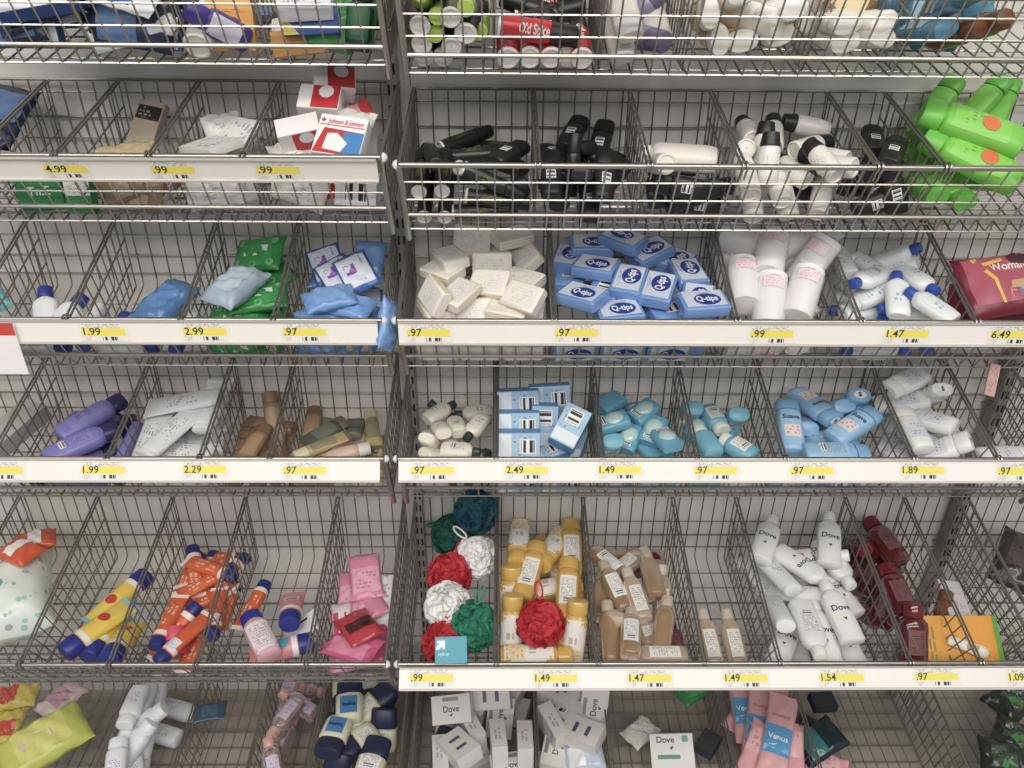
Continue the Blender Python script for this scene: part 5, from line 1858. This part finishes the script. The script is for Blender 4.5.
# ---- bottom shelf
BIN('lime baby wipes bag', 'L', 6, -140, 46, 0.10, 0.10, '''
lime 44 742 30 0 0 0.03
limered 14 698 10 0 0 0.02
mauve 62 700 40 0 0 0.018
limered 8 732 70 0 0 0.01
mauve 4 752 20 0 0 0.012''')
BIN('white powder bottle', 'L', 6, 46, 134, 0.095, 0.10, '''
wbaby 105 710 246 4 0 0.016
wbaby 131 702 250 10 180 0.014
wbaby 126 722 20 30 0 0.02
wbaby 81 755 66 6 0 0.016
wbaby 97 764 80 10 0 0.014
wbaby 118 742 34 34 0 0.02
wbaby 118 762 92 30 0 0.016
wbaby 142 734 60 40 0 0.01
wbaby 88 734 70 0 0 0.004
wbaby 142 756 80 10 0 0.004
wbaby 150 696 80 0 0 0.004''', [('wbaby', 3)])
BIN('nearly empty', 'L', 6, 134, 217, 0.02, 0.02, '''
bluetray 184 712 8 0 0 0.002|dark blue packet lying in the nearly empty bottom bin''')
BIN('clear pink baby oil', 'L', 6, 217, 286, 0.075, 0.08, '''
clearpinkb 252 724 230 0 0 0.012
clearpinkb 278 730 248 0 0 0.012
clearpinkb 236 756 84 24 0 0.014
clearpinkb 255 757 80 24 0 0.014
clearpinkb 271 762 100 24 0 0.012
clearpinkb 262 698 250 0 0 0.006
clearpinkb 280 700 60 20 0 0.006
clearpinkb 284 710 160 30 0 0.006
clearpinkb 246 740 60 0 0 0
clearpinkb 268 744 70 0 0 0''', [('clearpinkb', 2)])
BIN('navy capped lotion jar', 'L', 6, 286, 392, 0.10, 0.11, '''
navyjar 349 706 88 6 0 0.016
navyjar 324 738 -110 10 0 0.024
navyback 310 722 186 10 180 0.014
navyback 352 744 215 6 0 0.016
navyback 372 708 34 20 0 0.012
navyback 324 694 -88 0 0 0.01
navyback 372 760 70 6 180 0.016
navyback 332 764 60 50 0 0.014
navyback 304 756 90 50 0 0.01
navyback 348 724 100 40 0 0.006
navyback 380 728 80 50 0 0.01
navyback 366 692 -80 0 0 0.006
navyback 350 762 100 50 0 0.004''', [('navyback', 3)])
BIN('white soap carton', 'R', 6, 418, 542, 0.105, 0.11, '''
dovebox 441 710 6 12 0 0.022 v
dovebar 492 696 4 10 0 0.014 v
dovebox 500 716 84 10 0 0.008 v
doveside 472 730 -64 10 0 0.012
dovebar 459 750 -52 20 0 0.026
doveside 499 744 -84 16 0 0.02
doveside 524 746 -88 16 0 0.018
darkbox 433 737 -20 0 0 -0.004
doveside 432 758 -88 10 0 0.012
dovebox 440 765 80 0 0 0.004
dovebox 514 765 10 0 0 0.012
dovebar 476 700 70 0 0 0
dovebar 470 762 30 0 0 0
dovebox 510 688 60 0 0 0''', [('dovebox', 3)])
BIN('mixed soap carton', 'R', 6, 542, 626, 0.10, 0.11, '''
dovebox 600 705 84 10 0 0.016 v
dovebox 556 697 -30 10 0 0.012
dovebar 563 712 -40 20 180 0.012
dovebar 574 706 40 10 0 0.014
dovebar 598 734 -26 10 0 0.026
doveside 548 728 -60 0 0 0.01
dovebox 560 748 80 0 0 0.01
bluecloud 590 756 6 20 0 0.022
dovebar 558 764 10 0 0 0.006
dovebox 608 752 60 0 0 0''', [('dovebox', 3)])
BIN('lone soap carton', 'R', 6, 626, 765, 0.04, 0.02, '''
dovegreen 672 757 2 16 0 0.02 v
whitepack 640 732 40 0 0 0.0
greenpack 710 692 30 0 0 0.0
darkbox 722 744 60 0 0 0.0|dark crumpled carton beside the lone soap carton''')
BIN('pink and blue razor', 'R', 6, 765, 860, 0.08, 0.10, '''
venus 792 734 82 6 0 0.03
venus 760 722 84 4 0 0.014
venus 776 722 82 0 0 0.012
venus2 755 750 70 10 0 0.024
venus 744 706 100 0 0 0.004
venus2 824 750 96 10 0 0.02
venus 808 700 60 0 0 0''')
BIN('black and teal razor', 'R', 6, 860, 916, 0.05, 0.05, '''
tealdark 862 742 24 20 0 0.02
venus2 846 760 -20 0 0 0.006
tealdark 842 748 70 0 0 0.0
darkbox 888 702 4 0 0 0.01|dark carton at the back of the teal razor bin''')
BIN('crumpled plastic bag', 'F', 6, 0, 2000, 0.06, 0.08, '''
junk 1012 738 70 0 0 0.0
junk 1000 764 100 10 0 0.0
junk 1010 702 40 0 0 0.0''')

# ------------------------------------------------------------------ placing
DIRW = [(0, 'head pointing right'), (45, 'head pointing back right'), (90, 'head towards the wall'), (135, 'head pointing back left'), (180, 'head pointing left'), (225, 'head pointing front left'), (270, 'head towards the shopper'), (315, 'head pointing front right')]


def orient(px, py, p0, n, ang):
    """direction in the plane (p0, n) that shows at angle ang in the picture"""
    e = 3.0
    a = hit(px - e * math.cos(math.radians(ang)), py + e * math.sin(math.radians(ang)), p0, n)
    b = hit(px + e * math.cos(math.radians(ang)), py - e * math.sin(math.radians(ang)), p0, n)
    return (b - a).normalized()


def spheres(dims):
    L, w, t = dims
    r = max(t / 2, min(w, L) * 0.17)
    r = min(r, 0.03)
    r0 = t / 2

    def line(a):
        half = max(0.0, a / 2 - r)
        if half < r * 0.3:
            return [0.0]
        n = min(5, max(2, int(math.ceil(2 * half / (r * 1.7))) + 1))
        return [-half + 2 * half * i / (n - 1) for i in range(n)]
    return np.array([(x, y, 0.0) for x in line(L) for y in line(w)]), (r0 + r) / 2 if r > r0 else r0


allbins = []
for B in BINS:
    r = getrow(B['sec'], B['n'])
    ys = {1: -12, 2: 163, 3: 321, 4: 459, 5: 664, 6: 766}[B['n']]
    Yx = r['Yt'] if B['n'] != 6 else 0.83
    lo, hi = SECX[B['n']][B['sec']]
    x0 = max(lo + 0.004, at(B['p0'], ys, Yx).x)
    x1 = min(hi - 0.004, at(B['p1'], ys, Yx).x)
    B['x0'], B['x1'] = x0, x1
    items = []
    pf = Vector((0, r['Yt'] + 0.01, r['zb'] + B['zf']))
    pb = Vector((0, r['Yw'], floor_z(r, r['Yw']) + B['zb']))
    dpl = pb - pf
    n_p = Vector((0, -dpl.z, dpl.y)).normalized()
    fa, fb = fence_pt(r, 0, 0), fence_pt(r, 1, 0)
    df = fb - fa
    n_f = Vector((0, -df.z, df.y)).normalized()
    if n_f.y > 0:
        n_f = -n_f
    n_o = Vector((0, -0.97, 0.2)).normalized()
    n_e = Vector((0, -1, -(r['zw'] - r['zb']) / (r['Yw'] - r['Yb']))).normalized()
    n_v = Vector((0, -0.62, 0.785)).normalized()
    n_w = Vector((0, -0.94, 0.34)).normalized()
    for line in B['specs'].strip().split('\n'):
        lab = None
        if '|' in line:
            line, lab = line.split('|')
        q = line.split()
        k, px, py, ang = q[0], float(q[1]), float(q[2]), float(q[3])
        tilt, roll, lift = (float(q[i]) if len(q) > i else 0.0 for i in (4, 5, 6))
        fl = q[7] if len(q) > 7 else 'p'
        L, w, t = kind(k)['dims']
        tr, rr = math.radians(tilt), math.radians(roll)
        if fl == 'f':
            p0, n = fa - n_f * 0.0045, n_f
        else:
            p0, n = pf, n_p
        hitp = hit(px, py, p0, n)
        nn = {'p': n_p, 'f': n_o, 'v': n_v, 'w': n_w}[fl]
        if fl == 'f' and abs(tilt) >= 58:
            nn = n_e
        ax = orient(px, py, hitp, nn, ang)
        ext = abs(math.sin(tr)) * L / 2 + abs(math.cos(tr)) * (abs(math.cos(rr)) * t / 2 + abs(math.sin(rr)) * w / 2)
        cdir = n if fl == 'p' else nn
        c = hitp - cdir * (ext - lift)
        if fl != 'f':
            # keep the thing on its sight line
            dray = ray(px, py)
            c = EYE + dray * ((c - EYE).dot(FWD) / dray.dot(FWD))
        axis = (ax * math.cos(tr) + nn * math.sin(tr)).normalized()
        zz = (nn - axis * nn.dot(axis))
        if zz.length < 1e-4:
            zz = Vector((0, 0, 1)) - axis * axis.z
        zz.normalize()
        yy = zz.cross(axis)
        R = Matrix((axis, yy, zz)).transposed()
        R = R @ Matrix.Rotation(rr, 3, 'X')
        items.append(dict(k=k, c=c, R=R, lab=lab, lift=max(lift, 0.012) if fl == 'f' and abs(tilt) >= 58 else lift, px=px, py=py, ang=ang, fl=fl, fill=False))
    frng = random.Random(len(allbins) * 13 + 5)
    for k, cnt in B['fill']:
        L, w, t = kind(k)['dims']
        if B['n'] in (2, 3, 4):
            cnt = (cnt + 1) // 2
        for i in range(cnt):
            y = r['Yb'] + 0.05 + (r['Yw'] - r['Yb'] - 0.07) * ((i + 0.5) / cnt)
            x = frng.uniform(x0 + L * 0.42, x1 - L * 0.42) if x1 - x0 > L * 0.9 else (x0 + x1) / 2
            z = floor_z(r, y) + t / 2 + 0.006 + (0.02 if i % 2 else 0.0)
            a = frng.choice([0, PI, 0.3, PI - 0.3, -0.3])
            axis = Vector((math.cos(a), math.sin(a), 0))
            zz = Vector((0, -0.05, 1)).normalized()
            yy = zz.cross(axis).normalized()
            R = Matrix((axis, yy, axis.cross(yy))).transposed()
            items.append(dict(k=k, c=Vector((x, y, z)), R=R, lab=None, lift=-1, px=0, py=0, ang=0, fl='p', fill=True))
    # a first layer packed along the foot of the front wires, as it shows below the price strip
    if B['fill'] and B['n'] in (3, 4):
        k = B['fill'][0][0]
        L, w, t = kind(k)['dims']
        x = x0 + 0.005
        tall = w if B['n'] != 2 else min(w, 0.04)
        while x1 - x > 0.02:
            along = x1 - x > L + 0.008
            wide = L if along else min(w, t) if x1 - x < w + 0.008 else w
            if x1 - x < wide + 0.006:
                break
            up_ = frng.uniform(-0.03, 0.03)
            dfn = df.normalized()
            if along:
                s_ = 1 if frng.random() < 0.85 else -1
                axis = Vector((s_ * math.cos(up_), 0, 0)) + dfn * math.sin(up_)
                axis.normalize()
                zz = n_f.copy()
                hh, dd = w, t
                c_ = fa + dfn * (hh / 2 + 0.004) - n_f * (dd / 2 + 0.0050)
            else:
                axis = n_e.copy()
                zz = Vector((1, 0, 0)) if wide < w else Vector((0, 0, 1))
                zz = (zz - axis * zz.dot(axis)).normalized()
                hh, dd = (w if wide < w else t), L
            R = Matrix((axis, zz.cross(axis), zz)).transposed()
            if not along:
                c_ = fa + Vector((0, 0.008, 0.005 + hh / 2)) - n_e * (L / 2)
            items.append(dict(k=k, c=Vector((x + wide / 2, c_.y, c_.z)), R=R, lab=None, lift=0.05, px=0, py=0, ang=0, fl='p', fill=True, foot=True))
            x += wide + 0.003
    B['items'] = items
    allbins.append(B)
    # ---- ease the things apart, each staying close to where it is seen
    pts, rad, own, crn, cown = [], [], [], [], []
    box = np.array([(sx, sy, sz) for sx in (-1, 1) for sy in (-1, 1) for sz in (-1, 1)], float) * 0.5
    for i, it in enumerate(items):
        dm = np.array(kind(it['k'])['dims'])
        s, sr = spheres(tuple(dm))
        Rn = np.array(it['R'])
        pts.append(s @ Rn.T)
        rad.append(np.full(len(s), sr))
        own.append(np.full(len(s), i))
        crn.append(box * dm * 0.92 if kind(it['k'])['name'] == 'bath_pouf' else (box * dm * np.array([1.0, 0.97, 0.96])) @ Rn.T)
        cown.append(np.full(8, i))
    rel, rad, own = np.concatenate(pts), np.concatenate(rad), np.concatenate(own)
    crel, cown = np.concatenate(crn), np.concatenate(cown)
    cen = np.array([it['c'] for it in items], float)
    home = cen.copy()
    isfill = np.array([it['fill'] for it in items])
    lifts = np.array([it['lift'] for it in items])
    n_it = len(items)
    isfoot = np.array([bool(it.get('foot')) for it in items])
    prio = np.where(isfill, -0.05, lifts)
    prio[isfoot] = 0.05
    sl = cen - np.array(EYE)
    sl = sl / np.linalg.norm(sl, axis=1)[:, None]
    mask = own[:, None] != own[None, :]
    wgt = np.where(isfill, 1.0, np.where(lifts >= 0.01, 0.10, 0.4))

    def walls():
        for ax_, sg in ((1, -1), (2, 1), (1, 1), (0, 1), (0, -1)):
            P = crel + cen[cown]
            k_ = (P[:, 1] - r['Yt']) / (r['Yw'] - r['Yt'])
            topz = r['zt'] + (r['ztop'] - r['zt']) * k_
            if ax_ == 2:
                val = r['zb'] + (r['zw'] - r['zb']) * np.clip((P[:, 1] - r['Yb']) / (r['Yw'] - r['Yb']), 0, 1.1) + 0.0028 - P[:, 2]
            elif ax_ == 1 and sg < 0:
                val = P[:, 1] - (r['Yw'] - 0.005)
            elif ax_ == 1:
                s_ = np.clip((P[:, 2] - r['zb']) / (r['zt'] - r['zb']), 0, 1)
                val = np.where(P[:, 2] < r['zt'] + 0.006, r['Yb'] + (r['Yt'] - r['Yb']) * s_ + 0.0052 - P[:, 1], -1)
            elif sg > 0:
                val = np.where(P[:, 2] < topz + 0.004, (x0 + 0.0035) - P[:, 0], -1)
            else:
                val = np.where(P[:, 2] < topz + 0.004, P[:, 0] - (x1 - 0.0035), -1)
            m_ = np.zeros(n_it)
            np.maximum.at(m_, cown, val)
            cen[:, ax_] += sg * np.maximum(m_, 0)
    for step in range(115):
        P = rel + cen[own]
        D = P[:, None, :] - P[None, :, :]
        dist = np.sqrt((D ** 2).sum(2)) + 1e-9
        pen = np.where(mask, (rad[:, None] + rad[None, :]) * (0.92 if step < 85 else 1.0) - 0.0005 - dist, 0)
        mv = np.zeros((n_it, 3))
        cnt = np.zeros(n_it) + 1e-9
        ii, jj = np.nonzero(pen > 0)
        if len(ii) and B['desc'] != 'net bath pouf':
            oi, oj = own[ii], own[jj]
            dl = prio[oi] - prio[oj]
            share = np.where(dl > 0.003, 0.12, np.where(dl < -0.003, 0.88, 0.5))
            dirn = D[ii, jj] / dist[ii, jj][:, None]
            # the lower thing of a pair slips down its sight line, under the upper one
            low = (dl < -0.003)[:, None]
            sight = sl[oi]
            down = dirn * 0.45 + sight * 0.75
            push = np.where(low, down, dirn) * (pen[ii, jj] * share)[:, None]
            np.add.at(mv, own[ii], push)
            np.add.at(cnt, own[ii], 1)
            mv = mv / np.sqrt(cnt)[:, None] * 0.6
        cen += np.clip(mv, -0.006, 0.006)
        back_ = home - cen
        along = (back_ * sl).sum(1)[:, None] * sl
        back_ = back_ - along * np.where(lifts >= 0.01, 0.3, 0.9)[:, None]
        if True:
            cen += (1.0 if step < 85 else 0.6) * np.where(isfill, 0.0, np.where(lifts >= 0.01, 0.30, 0.14))[:, None] * back_
        if isfill.any():
            cen[isfill & ~isfoot, 2] -= 0.0006
            cen[isfoot] += 0.5 * (home[isfoot] - cen[isfoot])
        walls()
    walls()
    for i, it in enumerate(items):
        it['c'] = Vector(cen[i])

# dividers between neighbouring bins
for sec in 'LR':
    for n in ROWS:
        bs = sorted([b for b in BINS if b['sec'] == sec and b['n'] == n], key=lambda b: b['p0'])
        for a, b in zip(bs, bs[1:]):
            x = (a['x1'] + b['x0']) / 2
            lo, hi = SECX[n][sec]
            kk = max(2, round((hi - lo - 0.006) / 0.0222))
            st = (hi - lo - 0.006) / kk
            q_ = (x - lo - 0.003) % st
            x += max(0.0, 0.0055 - q_) if q_ < st / 2 else -max(0.0, 0.0055 - (st - q_))
            divider(sec, n, x, f"wire divider between the {a['desc']} bin and the {b['desc']} bin")

divider('L', 5, at(-75, 664, ROWS[5]['Yt']).x, 'wire divider at the outer side of the teal dotted bag bin')

# labels: the look, then where it lies in its own heap
used = set()


def pick(*cands):
    for c_ in cands:
        if len(c_.replace(',', ' ').split()) <= 16 and c_ not in used:
            used.add(c_)
            return c_
    used.add(cands[-1])
    return cands[-1]


for B in allbins:
    items = B['items']
    lv = LVL[B['n']]
    bay = SECN[B['sec']]
    groups = {}
    for it in items:
        d = kind(it['k'])
        same = sum(1 for o_ in items if kind(o_['k'])['cat'] == d['cat']) > 1
        it['group'] = f"{d['cat']} heap in the {B['desc']} bin" if same else None
        how = 'at the foot' if it.get('foot') else 'buried' if it['fill'] else ('behind wires' if it['fl'] == 'f' else 'on top')
        groups.setdefault((d['desc'], how), []).append(it)
    for (ds, how), ls in groups.items():
        if how == 'at the foot':
            ls.sort(key=lambda i_: i_['c'].x)
        elif how == 'buried':
            ls.sort(key=lambda i_: -i_['c'].y)
        else:
            ls.sort(key=lambda i_: (i_['c'] - EYE).dot(RGT) / (i_['c'] - EYE).dot(FWD))
        for j, it in enumerate(ls):
            if it['lab']:
                it['label'] = it['lab']
                used.add(it['lab'])
                continue
            bn = f"{B['desc']} bin"
            if how == 'at the foot':
                it['label'] = pick(f"{ds}, {ORD[j]} from left along the front wires' foot, {bn}", f"{ds}, {ORD[j]} from left at wires' foot, {bn}", f"{ds}, {ORD[j]} at wires' foot, {bn}")
            elif how == 'buried':
                it['label'] = pick(f"{ds}, buried, {ORD[j]} from the wall, {bn}, {lv}", f"{ds}, buried, {ORD[j]} from the wall, {bn}", f"{ds}, buried, {ORD[j]} from the wall, {lv}")
            elif len(ls) == 1:
                it['label'] = pick(f"the only {ds} {how}, {bn}, {lv}", f"the only {ds} {how}, {bn}", f"the only {ds} {how}, {lv}")
            else:
                it['label'] = pick(f"{ds}, {ORD[j]} from left {how}, {bn}, {lv}", f"{ds}, {ORD[j]} from left {how}, {bn}", f"{ds}, {ORD[j]} from left {how}, {lv}")
for B in allbins:
    for it in B['items']:
        M = it['R'].to_4x4()
        M.translation = it['c']
        make(it['k'], M, it['label'], it['group'])

# ------------------------------------------------------------------ odd things
# the sign card at the edge of the third shelf
p0 = at(-30, 373, 0.955)
p1 = at(13, 322, 0.955)
t = root('sign_card', 'white sign card with a red top edge hanging on the third shelf', 'sign', (p0.x, 0.952, p0.z))
m = MB()
m.box((0, 0, 0), (p1.x - p0.x, 0.0012, p1.z - p0.z))
link('card', m.mesh('card', pl('f3f0ee'), smooth=False), t)
m = MB()
m.box((0, -0.0006, (p1.z - p0.z) * 0.77), (p1.x - p0.x, -0.0001, p1.z - p0.z))
link('red_header', m.mesh('red_header', pl('d8433c'), smooth=False), t)
# a blue pack slipped into the gap between the bays, and a hang strip under the maroon packs
for k, px, py, Y, ang, lab in (('bluepack', 388, 325, 0.985, 84, 'blue pack slipped into the gap between the two bays'),
                               ('clipstrip', 992, 380, 0.985, 78, 'narrow pinkish hang strip under the third shelf basket')):
    c = at(px, py, Y)
    n = Vector((0, -0.8, 0.6))
    ax = orient(px, py, c, n, ang)
    zz = (n - ax * n.dot(ax)).normalized()
    R = Matrix((ax, zz.cross(ax), zz)).transposed()
    if k == 'bluepack':
        R = R @ Matrix.Rotation(math.radians(76), 3, 'X')
    M = R.to_4x4()
    M.translation = c
    make(k, M, lab, None)
